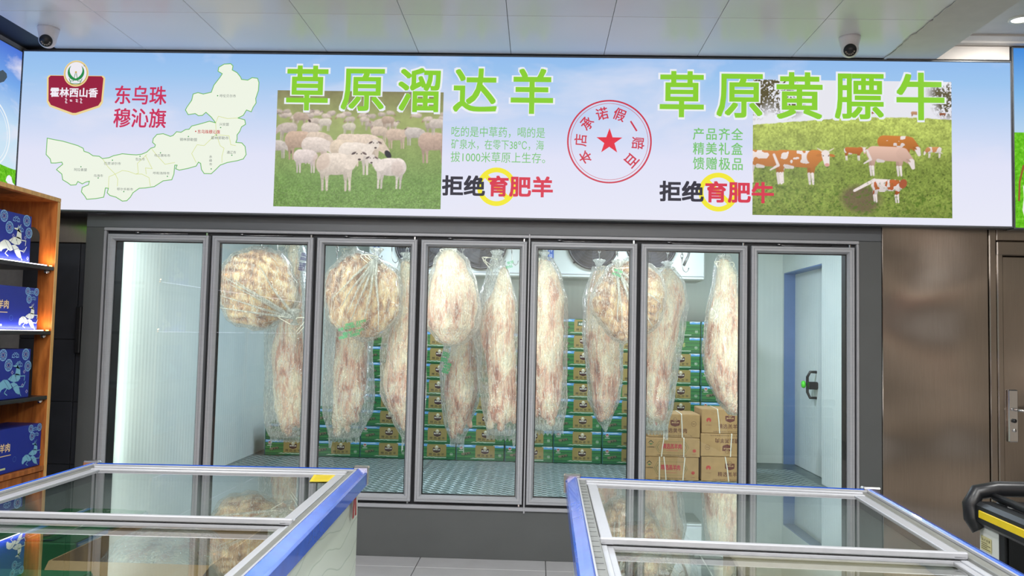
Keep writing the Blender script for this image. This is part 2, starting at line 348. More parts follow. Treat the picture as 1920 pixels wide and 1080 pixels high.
_gc = {}
def glyphs(txt, bold=0., space=1.0, res=3):
    key = (txt, bold, space)
    if key in _gc: return _gc[key]
    c = bpy.data.curves.new('t', 'FONT'); c.body = txt; c.offset = bold; c.space_character = space; c.resolution_u = res
    o = bpy.data.objects.new('t', c); COL.objects.link(o); dg = bpy.context.evaluated_depsgraph_get(); dg.update()
    me = bpy.data.meshes.new_from_object(o.evaluated_get(dg))
    v = np.array([w.co[:2] for w in me.vertices], float).reshape(-1, 2); p = [tuple(q.vertices) for q in me.polygons]
    bpy.data.objects.remove(o); bpy.data.curves.remove(c); bpy.data.meshes.remove(me)
    _gc[key] = (v, p); return v, p
class Flat:
    """flat print: 2-D shapes with a colour each, stacked in thin layers"""
    def __init__(s): s.v = []; s.p = []; s.c = []
    def poly(s, pts, col, lay=0):
        b = len(s.v); s.v += [(x, y, lay) for x, y in pts]; s.p.append(tuple(range(b, b+len(pts)))); s.c.append(col); return s
    def rect(s, x0, y0, x1, y1, col, lay=0): return s.poly([(x0, y0), (x1, y0), (x1, y1), (x0, y1)], col, lay)
    def ell(s, cx, cy, rx, ry, col, lay=0, ang=0, n=20):
        ca, sa = math.cos(ang), math.sin(ang)
        return s.poly([(cx+rx*math.cos(t)*ca-ry*math.sin(t)*sa, cy+rx*math.cos(t)*sa+ry*math.sin(t)*ca) for t in [2*math.pi*k/n for k in range(n)]], col, lay)
    def ring(s, cx, cy, r0, r1, col, lay=0, n=48, ry=1.0, a0=0, a1=2*math.pi):
        full = abs(a1-a0-2*math.pi) < 1e-6; m = n
        for k in range(m):
            t0, t1 = a0+(a1-a0)*k/m, a0+(a1-a0)*(k+1)/m
            s.poly([(cx+r0*math.cos(t0), cy+r0*ry*math.sin(t0)), (cx+r1*math.cos(t0), cy+r1*ry*math.sin(t0)), (cx+r1*math.cos(t1), cy+r1*ry*math.sin(t1)), (cx+r0*math.cos(t1), cy+r0*ry*math.sin(t1))], col, lay)
        return s
    def line(s, pts, w, col, lay=0, closed=False):
        m = len(pts)
        for i in range(m if closed else m-1):
            a = Vector(pts[i]); b = Vector(pts[(i+1) % m]); d = b-a
            if d.length < 1e-9: continue
            d.normalize(); n = Vector((-d.y, d.x))*w*.5; e = d*w*.35
            s.poly([tuple(a-e-n), tuple(b+e-n), tuple(b+e+n), tuple(a-e+n)], col, lay)
        return s
    def text(s, txt, cx, cy, w, h, col, lay=0, bold=0., space=1.0, rot=0, flip=False):
        v, p = glyphs(txt, 0., space)
        if len(v) == 0: return s
        lo, hi = v.min(0), v.max(0); sc = np.array([w, h])/np.maximum(hi-lo, 1e-6)
        u = (v-(lo+hi)/2)*sc
        if rot:
            ca, sa = math.cos(rot), math.sin(rot); u = u@np.array([[ca, sa], [-sa, ca]])
        bb = bold*.9*h                                       # weight: the strokes are thickened all round
        for ox, oy in ([(0, 0)] if bold < .004 else [(-bb, -bb), (bb, bb), (-bb, bb), (bb, -bb)]+([] if h < .03 else [(0, bb), (0, -bb), (bb, 0), (-bb, 0)])):
            b = len(s.v); lay += .13; s.v += [(cx+ox+float(x), cy+oy+float(y), lay) for x, y in u]
            s.p += [tuple(b+i for i in q) for q in p]; s.c += [col]*len(p)
        return s
    def mesh(s, name, org=(0, 0, 0), U=(1, 0, 0), V=(0, 0, 1), N=(0, -1, 0), step=.0006, mat=None):
        U, V, N, org = Vector(U), Vector(V), Vector(N), Vector(org)
        me = bpy.data.meshes.new(name); me.from_pydata([tuple(org+U*x+V*y+N*(step*(l+1))) for x, y, l in s.v], [], s.p)
        me.update(); colattr(me, s.c)
        if mat: me.materials.append(mat)
        return me
    def build(s, name, parent, mat, **kw): return link(name, s.mesh(name, mat=mat, **kw), None, parent)
def raster(name, img, x0, z0, x1, z1, y, mat, parent):
    """img (rows from bottom, cols, 3) linear colours -> colour grid mesh in a vertical plane"""
    h, w, _ = img.shape
    X, Z = np.meshgrid(np.linspace(x0, x1, w), np.linspace(z0, z1, h)); V = np.stack([X, np.full_like(X, y), Z], -1).reshape(-1, 3)
    i = (np.arange(h-1)[:, None]*w+np.arange(w-1)[None]).ravel(); F = np.stack([i, i+1, i+w+1, i+w], -1)
    me = bpy.data.meshes.new(name); me.vertices.add(len(V)); me.vertices.foreach_set('co', V.ravel().astype(np.float32))
    me.loops.add(F.size); me.loops.foreach_set('vertex_index', F.ravel().astype(np.int32)); me.polygons.add(len(F))
    me.polygons.foreach_set('loop_start', np.arange(0, F.size, 4, dtype=np.int32)); me.update(calc_edges=True)
    a = me.color_attributes.new('Col', 'FLOAT_COLOR', 'POINT'); buf = np.ones((h*w, 4), np.float32); buf[:, :3] = img.reshape(-1, 3); a.data.foreach_set('color', buf.ravel())
    me.materials.append(mat); return link(name, me, None, parent)

# ------------------------------------------------------------------ SETTING
YS, YC, H = 5.296, 5.396, 3.251            # sign face, cooler face, ceiling height
X0, X1 = -3.43, 2.972
def struct(mb, name, mat, parent=None):
    o = mb.build(name, mat, parent)
    if parent is None: o['kind'] = 'structure'
    return o
fl = struct(MB().box(-3.6, 4.6, -4.0, 5.5, -.06, -.008), 'floor', GROUT)
tm = MB().box(-.398, .398, -.398, .398, -.008, 0, .002).build('tile', TILE, fl).data
first = True
for i in range(10):
    for j in range(7):
        cx, cy = -.72+.4+.8*(i-4), 5.18-.4-.8*(j-1)
        if cx < -3.9 or cx > 4.6: continue
        if first: o = bpy.data.objects[-1] if False else [c for c in fl.children][0]; first = False
        else: o = bpy.data.objects.new('tile', tm); COL.objects.link(o); o.parent = fl
        o.location = (cx, cy, 0)
ce = struct(MB().box(-3.6, 2.19, -4.0, 5.5, H+.012, H+.06), 'ceiling', GASKET)
pm = MB().box(-.2985, .2985, -.2985, .2985, 0, .012, .0015).build('ceiling_panel', CEIL, ce).data
first = True
for i in range(-2, 9):
    for j in range(12):
        cx = -2.609+.3+.6*i; hw = .3
        cy = 4.65+.3-.6*j
        if cx-.3 > 2.17 or cx < -3.5: continue
        if j == 0:
            pass
        if first: o = [c for c in ce.children][0]; first = False
        else: o = bpy.data.objects.new('ceiling_panel', pm); COL.objects.link(o); o.parent = ce
        x1 = min(cx+.3, 2.18); x0 = max(cx-.3, X0); sx = (x1-x0)/.6; o.location = ((x0+x1)/2, cy+(.023 if j == 0 else 0), H)
        o.scale = (sx, 1.077 if j == 0 else 1, 1)
# soffit beam, recess and cove at the right
struct(MB().box(2.185, 2.50, -4, YS+.05, H-.004, H+.20), 'trim_1', PLASTER)
rough_edge = MB(); yy = YS; up_ = []
while yy > 0: up_.append((2.180-random.uniform(.0, .018), yy)); yy -= random.uniform(.02, .07)
rough_edge.prism([(2.186, YS), *up_, (2.186, up_[-1][1])], H-.009, H-.003, 'z')
tag(rough_edge.build('sealant_strip', PLASTER), 'ragged white sealant bead along the ceiling panel edge', 'sealant')
struct(MB().prism([(2.50, H-.004), (2.56, H+.05), (2.56, H+.13), (2.50, H+.13)], -4, YS+.05, 'y'), 'trim_2', PLASTER)
struct(MB().box(2.5, 4.6, -4, 5.5, H+.13, H+.18), 'ceiling_recess', PLASTER)
struct(MB().prism([(5.20, H+.13), (5.20, H+.115), (5.24, H+.10), (5.25, H+.09), (5.5, H+.09), (5.5, H+.13)], 2.56, 4.6, 'x'), 'trim_3', PLASTER)
struct(MB().box(2.487, 2.965, YS+.004, YC, H, H+.125), 'wall_upper', PLASTER)
# back wall pieces
wb = struct(MB().box(-3.5, -3.0, YC+.06, YC+.12, 0, 2.25), 'wall_back', GROUT)
zs = [0, .52, .93, 1.34, 1.98]
for a, b in zip(zs, zs[1:]):
    for (xa, xb) in ((-3.48, -3.06), (-3.055, -3.0)):
        MB().box(xa+.0015, xb-.0015, YC+.045, YC+.06, a+.0015, b-.0015, .002).build('tile', DARKTILE, wb)
MB().box(-3.48, -3.0, YC+.04, YC+.06, 1.985, 2.24, .002).build('steel_panel', STAIN, wb)
tag(MB().box(-3.045, -3.008, YC+.0, YC+.043, 1.25, 1.56, .006).build('switch_box', BLACK), 'narrow black box fixed to the dark tiles beside the cooler frame', 'switch')
struct(MB().box(-3.56, -3.44, -4, 5.5, 0, H+.02), 'wall_left', simple('left_wall_paint', rgb(150, 148, 146), .6))
struct(MB().box(4.5, 4.6, -4, 5.5, 0, H+.2), 'wall_right', simple('right_wall_paint', rgb(150, 140, 128), .6))
def mk_rear():
    t = NT('rear_reflection_bands'); tc = t.n('ShaderNodeTexCoord'); sp = t.n('ShaderNodeSeparateXYZ'); t.l(tc.outputs['Object'], sp.inputs[0])
    mr = t.n('ShaderNodeMapRange', ins={1: 0, 2: 3.3}); t.l(sp.outputs[2], mr.inputs[0])
    n = t.noise(t.coords(), 3, 2)
    c = t.ramp(mr.outputs[0], [(0, rgb(110, 70, 56)), (.12, rgb(96, 46, 40)), (.33, rgb(104, 50, 44)), (.38, rgb(206, 168, 150)), (.60, rgb(216, 184, 166)), (.66, rgb(238, 228, 216)), (1, rgb(240, 234, 226))])  # unseen wall; bands coloured for their reflection in the steel panels
    t.m.node_tree.nodes
    return t.done(t.pr(c, .6))
struct(MB().box(-3.6, 4.6, -4.1, -4.0, 0, H+.2), 'wall_rear', mk_rear())
# stainless panel right of the cooler and the steel door with its frame
sw = struct(MB().box(2.20, 4.5, YC+.03, YC+.1, 0, 2.6), 'wall_back_right', GASKET)
MB().box(2.202, 2.868, YC, YC+.03, 0, 2.178, .003).build('steel_panel', STAIN, sw)
MB().box(2.871, 2.915, YC-.012, YC+.03, 0, 2.178, .005).build('steel_panel', STAIN, sw)
dr = struct(MB().box(2.955, 3.86, YC+.012, YC+.03, .01, 2.005, .004), 'door_1', STAIN)
MB().box(2.915, 2.953, YC-.02, YC+.03, 0, 2.10, .006).build('door_frame', STAIN, dr)
MB().box(2.915, 3.9, YC-.022, YC+.03, 2.01, 2.10, .006).build('door_frame', STAIN, dr)
MB().box(2.915, 3.9, YC-.018, YC+.03, 2.105, 2.178, .004).build('door_frame', STAIN, dr)
hx, hz = 3.03, 1.0
pz = at(1900, 780, Y=YC)
hp = MB().box(pz.x-.032, pz.x+.03, YC-.006, YC+.012, pz.z-.165, pz.z+.165, .006).build('handle_plate', CHROME, dr)
MB().tube([(pz.x+.01, YC-.006, pz.z+.04), (pz.x+.01, YC-.05, pz.z+.04), (pz.x+.03, YC-.06, pz.z+.038), (pz.x+.14, YC-.06, pz.z+.03)], .009, 10).build('lever', CHROME, hp)
MB().lathe([(.013, 0), (.013, -.012), (.006, -.016)], 16, (pz.x, YC-.006, pz.z-.03), 'y').build('keyhole', BLACK, hp)
MB().lathe([(.010, 0), (.010, -.01)], 14, (pz.x, YC-.006, pz.z-.09), 'y').build('thumb_turn', CHROME, hp)

# cold room shell
FZ = .2
CX0, CX1, CY = -2.80, 2.50, 8.60
struct(MB().box(CX0-.1, CX0, 5.45, CY+.1, 0, 2.7), 'wall_cold_left', PANEL)
bw = struct(MB().box(CX0, CX1, CY, CY+.1, 0, 2.7), 'wall_cold_back', PANEL)
struct(MB().box(CX0-.1, CX1+.3, 5.6, CY+.1, 2.62, 2.7), 'ceiling_cold', PANEL)
struct(MB().box(CX0-.1, 3.0, 5.46, 5.6, 2.13, 2.7), 'trim_4', PANEL)
# right wall with a door opening Y 7.20..8.32, Z..2.10
da, db, dz = at(1541, 494, X=CX1).y, at(1470, 508, X=CX1).y, at(1541, 494, X=CX1).z
wr = MB(); wr.box(CX1, CX1+.16, 5.46, da, 0, 2.7); wr.box(CX1, CX1+.16, db, CY+.1, 0, 2.7); wr.box(CX1, CX1+.16, da, db, dz, 2.7)
struct(wr, 'wall_cold_right', PANEL)
d2 = struct(MB().box(CX1+.11, CX1+.15, da, db, FZ, dz, .004), 'door_2', PANEL)
MB().box(CX1+.0, CX1+.11, db-.012, db-.001, FZ, dz).build('door_frame', JAMB, d2)
MB().box(CX1+.0, CX1+.11, da, db-.012, dz-.012, dz-.001).build('door_frame', JAMB, d2)
hc = at(1531, 722, X=CX1+.11)
hh = MB().tube([(CX1+.11, hc.y, hc.z+.12), (CX1+.05, hc.y, hc.z+.12), (CX1+.035, hc.y+.03, hc.z+.07), (CX1+.035, hc.y+.03, hc.z-.07), (CX1+.05, hc.y, hc.z-.12), (CX1+.11, hc.y, hc.z-.12)], .013, 8)
hh.box(CX1+.03, CX1+.11, hc.y-.05, hc.y+.02, hc.z-.04, hc.z+.03, .008)
hho = hh.build('handle', BLACK, d2)
MB().lathe([(.001, -.03), (.03, -.028), (.036, -.01), (.03, .0)], 16, (CX1+.025, hc.y+.07, hc.z), 'x').build('release_knob', simple('green_knob', rgb(90, 225, 60), .4), hho)
cf = struct(MB().box(CX0, CX1+.16, 5.46, CY, .02, FZ), 'floor_cold', TREAD)
lo = MB()   # raised lozenges of the tread plate
iy = 0; y = 5.62
while y < 8.2:
    x = CX0+.04+(.04 if iy % 2 else 0)
    while x < CX1-.03:
        a, b = (.034, .012); h = .0045; sg = 1 if iy % 2 else -1
        c, s_ = math.cos(.42*sg), math.sin(.42*sg)
        q = [(x-a*c, y-a*s_), (x+b*s_, y-b*c), (x+a*c, y+a*s_), (x-b*s_, y+b*c)]
        lo.add([(p[0], p[1], FZ) for p in q]+[(x-a*.4*c, y-a*.4*s_, FZ+h), (x+a*.4*c, y+a*.4*s_, FZ+h)], [(0, 1, 4), (1, 5, 4), (1, 2, 5), (2, 3, 5), (3, 4, 5), (3, 0, 4)])
        x += .08
    y += .043; iy += 1
tr = lo.build('tread_lozenges', simple('lighter_lozenge_metal', rgb(134, 146, 144), .45, .3, nscale=30, var=.1, bump=.02), cf, fix=False); tr['kind'] = 'stuff'  # lozenges get a lighter tone than the plate
MB().box(-1.02, -.99, 5.6, 8.2, FZ, FZ+.002).build('floor_seam', GREY, cf)

# ------------------------------------------------------------------ DISPLAY COOLER FRONT
ck = empty('display_cooler', (-.4, YC, 0)); off = Vector((.4, -YC, 0))
tag(ck, 'long grey built-in cold room front with seven tall glass doors', 'cooler')
def cb(f): return lambda p: (p.x+.4, p.y-YC, p.z)
L0, L1 = -3.0, 2.198
def CMB(): return MB(cb(0))
b = CMB(); b.box(L0, L1, YC, YC+.05, 2.086, 2.176, .003); b.build('header_panel', GREY_U, ck)
b = CMB(); b.box(L0, -2.876, YC, YC+.05, 0, 2.0855, .003); b.build('side_panel', GREY, ck)
b = CMB(); b.box(2.052, L1, YC, YC+.05, 0, 2.0855, .003); b.build('side_panel', GREY, ck)
b = CMB(); b.box(-2.876, 2.052, YC+.005, YC+.05, 0, .309, .002); b.build('base_panel', GREY, ck)
# aluminium trim around the doors
def trimbar(x0, x1, z0, z1, y0=None):
    b = CMB(); b.box(x0, x1, YC-.012, YC+.03, z0, z1, .004); return b.build('trim_bar', ALU_L, ck)
trimbar(-2.876, 2.052, 2.064, 2.0855); trimbar(-2.876, -2.858, .3105, 2.0635); trimbar(2.034, 2.052, .3105, 2.0635); trimbar(-2.857, 2.033, .3105, .336)
b = CMB(); b.box(-.069, -.059, YC-.016, YC-.0125, .30, 2.09, .001); b.build('seam_cover', ALU_L, ck)
# black recess behind the doors: jambs, head and sill
b = CMB(); b.box(-2.857, 2.033, YC+.012, YC+.09, 2.012, 2.0635); b.build('door_head', GASKET, ck)
b = CMB(); b.box(-2.857, 2.033, YC+.012, YC+.09, .3365, .385); b.build('door_sill', GASKET, ck)
for i, g in enumerate(GAP):
    w = .036 if 0 < i < 7 else .03
    gx0, gx1 = (g-w, g+w) if 0 < i < 7 else ((-2.857, -2.79) if i == 0 else (1.975, 2.033))
    b = CMB(); b.box(gx0, gx1, YC+.012, YC+.09, .386, 2.0115); b.build('mullion', GASKET, ck)
rnd = random.Random(3)
for i in range(7):
    x0, x1 = GAP[i]+(.0135 if i else .022), GAP[i+1]-(.0135 if i < 6 else .022)
    z0, z1, fw = .358, 2.040, .042
    f = CMB()
    def bar(x0_, x1_, z0_, z1_, vertical, miter):
        pass
    # mitred frame with bevelled profile: outer lip, groove, inner slope
    prof = [(0, .011), (0, -.030), (.006, -.034), (.013, -.034), (.0145, -.030), (.017, -.030), (.0185, -.034), (.030, -.034), (fw, -.014), (fw, .011)]
    rings = []
    for (ins, yo) in prof:
        rings.append([(x0+ins, YC+yo, z0+ins), (x1-ins, YC+yo, z0+ins), (x1-ins, YC+yo, z1-ins), (x0+ins, YC+yo, z1-ins)])
    vs = [p for r_ in rings for p in r_]; n = len(prof)
    ps = [(r_*4+k, r_*4+(k+1) % 4, ((r_+1) % n)*4+(k+1) % 4, ((r_+1) % n)*4+k) for r_ in range(n) for k in range(4)]
    f.add(vs, ps); d = f.build('glass_door', ALU, ck)
    g = CMB(); g.box(x0+fw-.004, x1-fw+.004, YC-.008, YC-.002, z0+fw-.004, z1-fw+.004); g.build('glass_pane', GLASS, d)
    g = CMB()
    gx0, gx1, gz0, gz1 = x0+fw, x1-fw, z0+fw, z1-fw
    for q in ((gx0, gx0+.006, gz0, gz1), (gx1-.006, gx1, gz0, gz1), (gx0+.006, gx1-.006, gz0, gz0+.006), (gx0+.006, gx1-.006, gz1-.006, gz1)):
        g.box(q[0], q[1], YC-.001, YC+.010, q[2], q[3])
    g.build('pane_seal', GASKET, d)
    g = CMB(); hxr = x1-.02
    g.box(hxr-.006, hxr+.006, YC-.006, YC+.006, z1, z1+.022, .002); g.build('hinge_pin', CHROME, d); g = CMB(); g.box(hxr-.006, hxr+.006, YC-.006, YC+.006, z0-.021, z0, .002); g.build('hinge_pin', CHROME, d)
    g = CMB(); xm = x0+.18
    g.tube([(xm, YC, z1+.014), (xm+.04, YC-.002, z1+.008), (xm+.34, YC-.002, z1+.012)], .003, 6); g.tube([(xm-.01, YC-.002, z1+.014), (xm+.015, YC-.004, z1+.014)], .006, 8)
    g.build('closer_rod', STEEL, d)

# ------------------------------------------------------------------ BACKLIT SIGNS
def S2(px, py):
    p = at(px, py, Y=YS); return p.x, p.z
PM = (at(1460, 400, Y=YS)-at(460, 400, Y=YS)).length/1000     # metres per pixel on the sign
sg = empty('light_box_sign', (0, YS, 2.2)); tag(sg, 'wide backlit sign with big green characters above the glass doors', 'sign')
SO = Vector((0, YS, 2.2))
def smb(): return MB(lambda p: (p.x, p.y-YS, p.z-2.2))
skym = mk_sky('printed_sky_main', 0.0, 1.05, [(0, rgb(233, 234, 248)), (.35, rgb(226, 228, 248)), (.6, rgb(196, 214, 244)), (.85, rgb(158, 198, 240)), (1, rgb(146, 188, 238))], .75, 3.1, None, .7)
b = smb(); b.box(X0, X1, YS+.001, YC, 2.176, H-.012); b.build('casing', GREY_U, sg)
b = smb(); b.add([(X0+.006, YS, 2.185), (X1-.006, YS, 2.185), (X1-.006, YS, H-.02), (X0+.006, YS, H-.02)], [(0, 1, 2, 3)]); b.build('printed_face', skym, sg, fix=False)
b = smb(); b.box(X0, X1, YS-.006, YS+.001, 2.174, 2.184, .001); b.box(X0, X1, YS-.006, YS+.001, H-.019, H-.010, .001); b.box(X1-.006, X1, YS-.006, YS+.001, 2.184, H-.019, .001); b.box(X0, X0+.006, YS-.006, YS+.001, 2.184, H-.019, .001); b.build('edge_trim', GREY_U, sg)
class SP(Flat):
    """print on the sign face, drawn in picture-plane pixels mapped to the face"""
    def P(s, px, py): return S2(px, py)
def sbuild(fl_, name='lettering'):
    return fl_.build(name, sg, GLOW, org=(0, 0, -2.2), U=(1, 0, 0), V=(0, 0, 1), N=(0, -1, 0), step=.0012)
def stext(fl_, txt, x0, y0, x1, y1, col, bold=0., lay=3, space=1.0, rot=0):
    cx, cz = S2((x0+x1)/2, (y0+y1)/2); fl_.text(txt, cx, cz, (x1-x0)*PM, (y1-y0)*PM, col, lay, bold, space, rot)
GRN = rgb(138, 208, 50); WHT = rgb(236, 240, 246); RED = rgb(214, 44, 72); TXG = rgb(120, 196, 110); INK = rgb(36, 34, 52)
# sheep and cow pictures, painted as colour grids
RG = np.random.default_rng(5)
def vnoise(h, w, cell, seed=0, oct_=3):
    out = np.zeros((h, w)); amp = 1; tot = 0; g = np.random.default_rng(seed)
    for o in range(oct_):
        ch, cw = int(h/cell)+3, int(w/cell)+3; a = g.random((ch, cw))
        yy = np.arange(h)/cell; xx = np.arange(w)/cell; iy = yy.astype(int); ix = xx.astype(int); fy = (yy-iy)[:, None]; fx = (xx-ix)[None]
        fy = fy*fy*(3-2*fy); fx = fx*fx*(3-2*fx)
        v = a[iy][:, ix]*(1-fy)*(1-fx)+a[iy+1][:, ix]*fy*(1-fx)+a[iy][:, ix+1]*(1-fy)*fx+a[iy+1][:, ix+1]*fy*fx
        out += v*amp; tot += amp; amp *= .55; cell = max(1.5, cell/2)
    return out/tot
class Paint:
    def __init__(s, w, h, k): s.k = k; s.W = int(w*k); s.H = int(h*k); s.yy, s.xx = np.mgrid[0:s.H, 0:s.W]/k; s.im = np.zeros((s.H, s.W, 3))
    def mix(s, m, c):
        c = np.asarray(c, float)
        if c.ndim == 1: c = c[None, None]
        s.im = s.im*(1-m[..., None])+c*m[..., None]
    def em(s, cx, cy, rx, ry, a=0, soft=1.0):
        ca, sa = math.cos(a), math.sin(a); dx, dy = s.xx-cx, s.yy-cy
        u = (dx*ca+dy*sa)/rx; v = (-dx*sa+dy*ca)/ry; d = (np.sqrt(u*u+v*v)-1)*min(rx, ry)
        return np.clip(.5-d/soft, 0, 1)
    def cap(s, x0, y0, x1, y1, r0, r1, soft=.9):
        dx, dy = x1-x0, y1-y0; L = dx*dx+dy*dy+1e-9; t = np.clip(((s.xx-x0)*dx+(s.yy-y0)*dy)/L, 0, 1)
        d = np.hypot(s.xx-x0-t*dx, s.yy-y0-t*dy)-(r0+(r1-r0)*t); return np.clip(.5-d/soft, 0, 1)
    def poly(s, pts):
        m = np.zeros(s.xx.shape, bool); n = len(pts)
        for i in range(n):
            (xa, ya), (xb, yb) = pts[i], pts[(i+1) % n]
            if ya == yb: continue
            c = (ya > s.yy) != (yb > s.yy); m ^= c & (s.xx < (xb-xa)*(s.yy-ya)/(yb-ya)+xa)
        return m.astype(float)
    def out(s): return np.clip(s.im, 0, 1)[::-1]
def L8(r, g, b): return np.array(lin((r/255, g/255, b/255)))
def paint_sheep():
    P = Paint(316, 224, 1.0*1.15)
    H_, W_ = P.im.shape[:2]; t = P.yy/224
    far = L8(138, 134, 96); mid = L8(164, 174, 112); near = L8(124, 156, 88)
    base = np.where((t < .25)[..., None], far+(mid-far)*(t/.25)[..., None], mid+(near-mid)*np.clip((t-.25)/.5, 0, 1)[..., None])
    n = vnoise(H_, W_, 14, 1, 4); f = vnoise(H_, W_, 2.4, 2, 2); gr = np.clip((t-.35)*1.6, 0, 1)
    P.im = base*(.80+.36*n[..., None])*(1+(f[..., None]-.5)*1.1*gr[..., None])
    wool = vnoise(H_, W_, 4, 7, 3)
    def sheep(x, y, s_, dr=1, tone=(222, 210, 200), head='up', blur=0, face=None, legs=True):
        c = L8(*tone); sh = .84+.40*wool; so = 1+blur*2.5
        def body(m, k=1.0, cc=c): P.mix(m, cc[None, None]*(sh*k)[..., None])
        if legs:
            for lx, k in ((-.62, .78), (-.42, .95), (.42, .8), (.60, .98)):
                P.mix(P.cap(x+dr*lx*s_, y+.30*s_, x+dr*(lx+.03)*s_, y+.80*s_, .13*s_, .055*s_, so), c*k*.88)
                P.mix(P.cap(x+dr*(lx+.03)*s_, y+.80*s_, x+dr*(lx+.04)*s_, y+1.18*s_, .055*s_, .05*s_, so), c*k)
        shade = np.clip(1.12-.42*np.clip((P.yy-(y-.4*s_))/(s_*.9), 0, 1), 0, 1.2)
        m = P.em(x, y, .88*s_, .50*s_, 0, so); P.mix(m, c[None, None]*(sh*shade)[..., None])
        m = P.em(x-dr*.42*s_, y+.02*s_, .48*s_, .52*s_, 0, so); P.mix(m, c[None, None]*(sh*shade)[..., None])
        if head == 'up':
            m = P.cap(x+dr*.6*s_, y-.1*s_, x+dr*.95*s_, y-.42*s_, .34*s_, .18*s_, so); P.mix(m, c[None, None]*(sh*1.02)[..., None])
            P.mix(P.em(x+dr*1.02*s_, y-.42*s_, .19*s_, .27*s_, -.3*dr, so), c*1.02)
            for e in (-1, 1): P.mix(P.em(x+dr*1.02*s_+e*.24*s_, y-.50*s_, .12*s_, .05*s_, e*.5, so), L8(90, 75, 75) if e < 0 else L8(110, 92, 90))
            P.mix(P.em(x+dr*1.04*s_, y-.22*s_, .07*s_, .05*s_), L8(80, 66, 62))
            for e in (-1, 1): P.mix(P.em(x+dr*1.02*s_+e*.10*s_, y-.48*s_, .03*s_, .03*s_), L8(40, 34, 34))
        elif head == 'down':
            m = P.cap(x+dr*.7*s_, y+.0*s_, x+dr*1.12*s_, y+.42*s_, .30*s_, .17*s_, so); P.mix(m, c[None, None]*(sh*.95)[..., None])
            P.mix(P.em(x+dr*1.2*s_, y+.56*s_, .15*s_, .24*s_, -.6*dr, so), L8(*(face or (50, 46, 50))))
    r = random.Random(4)
    for k in range(34):   # far flock
        x = r.uniform(0, 316); y = 40+r.random()**1.5*26; s_ = 7+(y-38)*.12; g = r.uniform(.9, 1.06)
        sheep(x, y, s_, r.choice((-1, 1)), (int(205*g), int(190*g), int(178*g)), r.choice(('up', 'down', '')), .8, (150, 120, 100), y > 50)
    for (x, y, s_, dr, tn, hd, fc) in ((45, 50, 15, 1, (186, 166, 150), 'down', 0), (200, 60, 16, -1, (205, 190, 175), 'down', (170, 150, 140)), (212, 54, 14, 1, (190, 168, 150), '', 0), (138, 68, 14, -1, (206, 198, 180), '', 0), (66, 72, 20, 1, (214, 200, 188), '', 0),
                                        (22, 72, 20, -1, (196, 182, 172), 'down', (180, 160, 150)), (92, 60, 14, -1, (214, 204, 190), '', 0), (196, 76, 18, 1, (208, 190, 172), '', 0), (228, 82, 22, 1, (206, 184, 166), 'up', 0), (262, 78, 20, 1, (205, 195, 188), 'down', 0),
                                        (300, 94, 34, 1, (198, 172, 156), 'down', 0), (306, 60, 18, 1, (208, 196, 186), '', 0), (4, 106, 20, 1, (200, 190, 182), 'down', 0)):
        sheep(x, y, s_, dr, tn, hd, .35, fc or (90, 74, 70))
    sheep(46, 94, 32, 1, (196, 170, 150), '', .2); sheep(80, 92, 26, 1, (208, 190, 172), 'down', .1, (60, 54, 60))
    sheep(76, 104, 30, 1, (222, 208, 198), 'down', .1, (70, 62, 70)); sheep(140, 96, 28, 1, (214, 196, 178), '', .1); sheep(170, 100, 36, 1, (220, 202, 184), 'down', 0, (46, 44, 52))
    sheep(130, 108, 30, 1, (220, 202, 180), '', 0)
    sheep(152, 116, 36, 1, (228, 216, 204), 'up', 0)
    sheep(58, 126, 26, 1, (222, 208, 202), '', 0); sheep(116, 140, 42, 1, (224, 210, 196), 'up', 0, None)
    P.mix(P.em(88, 134, 16, 18, .2, 4)*.35, L8(190, 158, 138))
    sheep(218, 144, 34, -1, (226, 214, 206), 'up', 0); P.mix(P.em(232, 146, 12, 14, 0, 5)*.3, L8(190, 160, 148))
    g2 = vnoise(H_, W_, 1.6, 9, 1); m = np.clip((t-.66)*5, 0, 1)*np.clip((g2-.55)*4, 0, 1)*.55; P.mix(m, L8(92, 138, 44))
    return P.out()
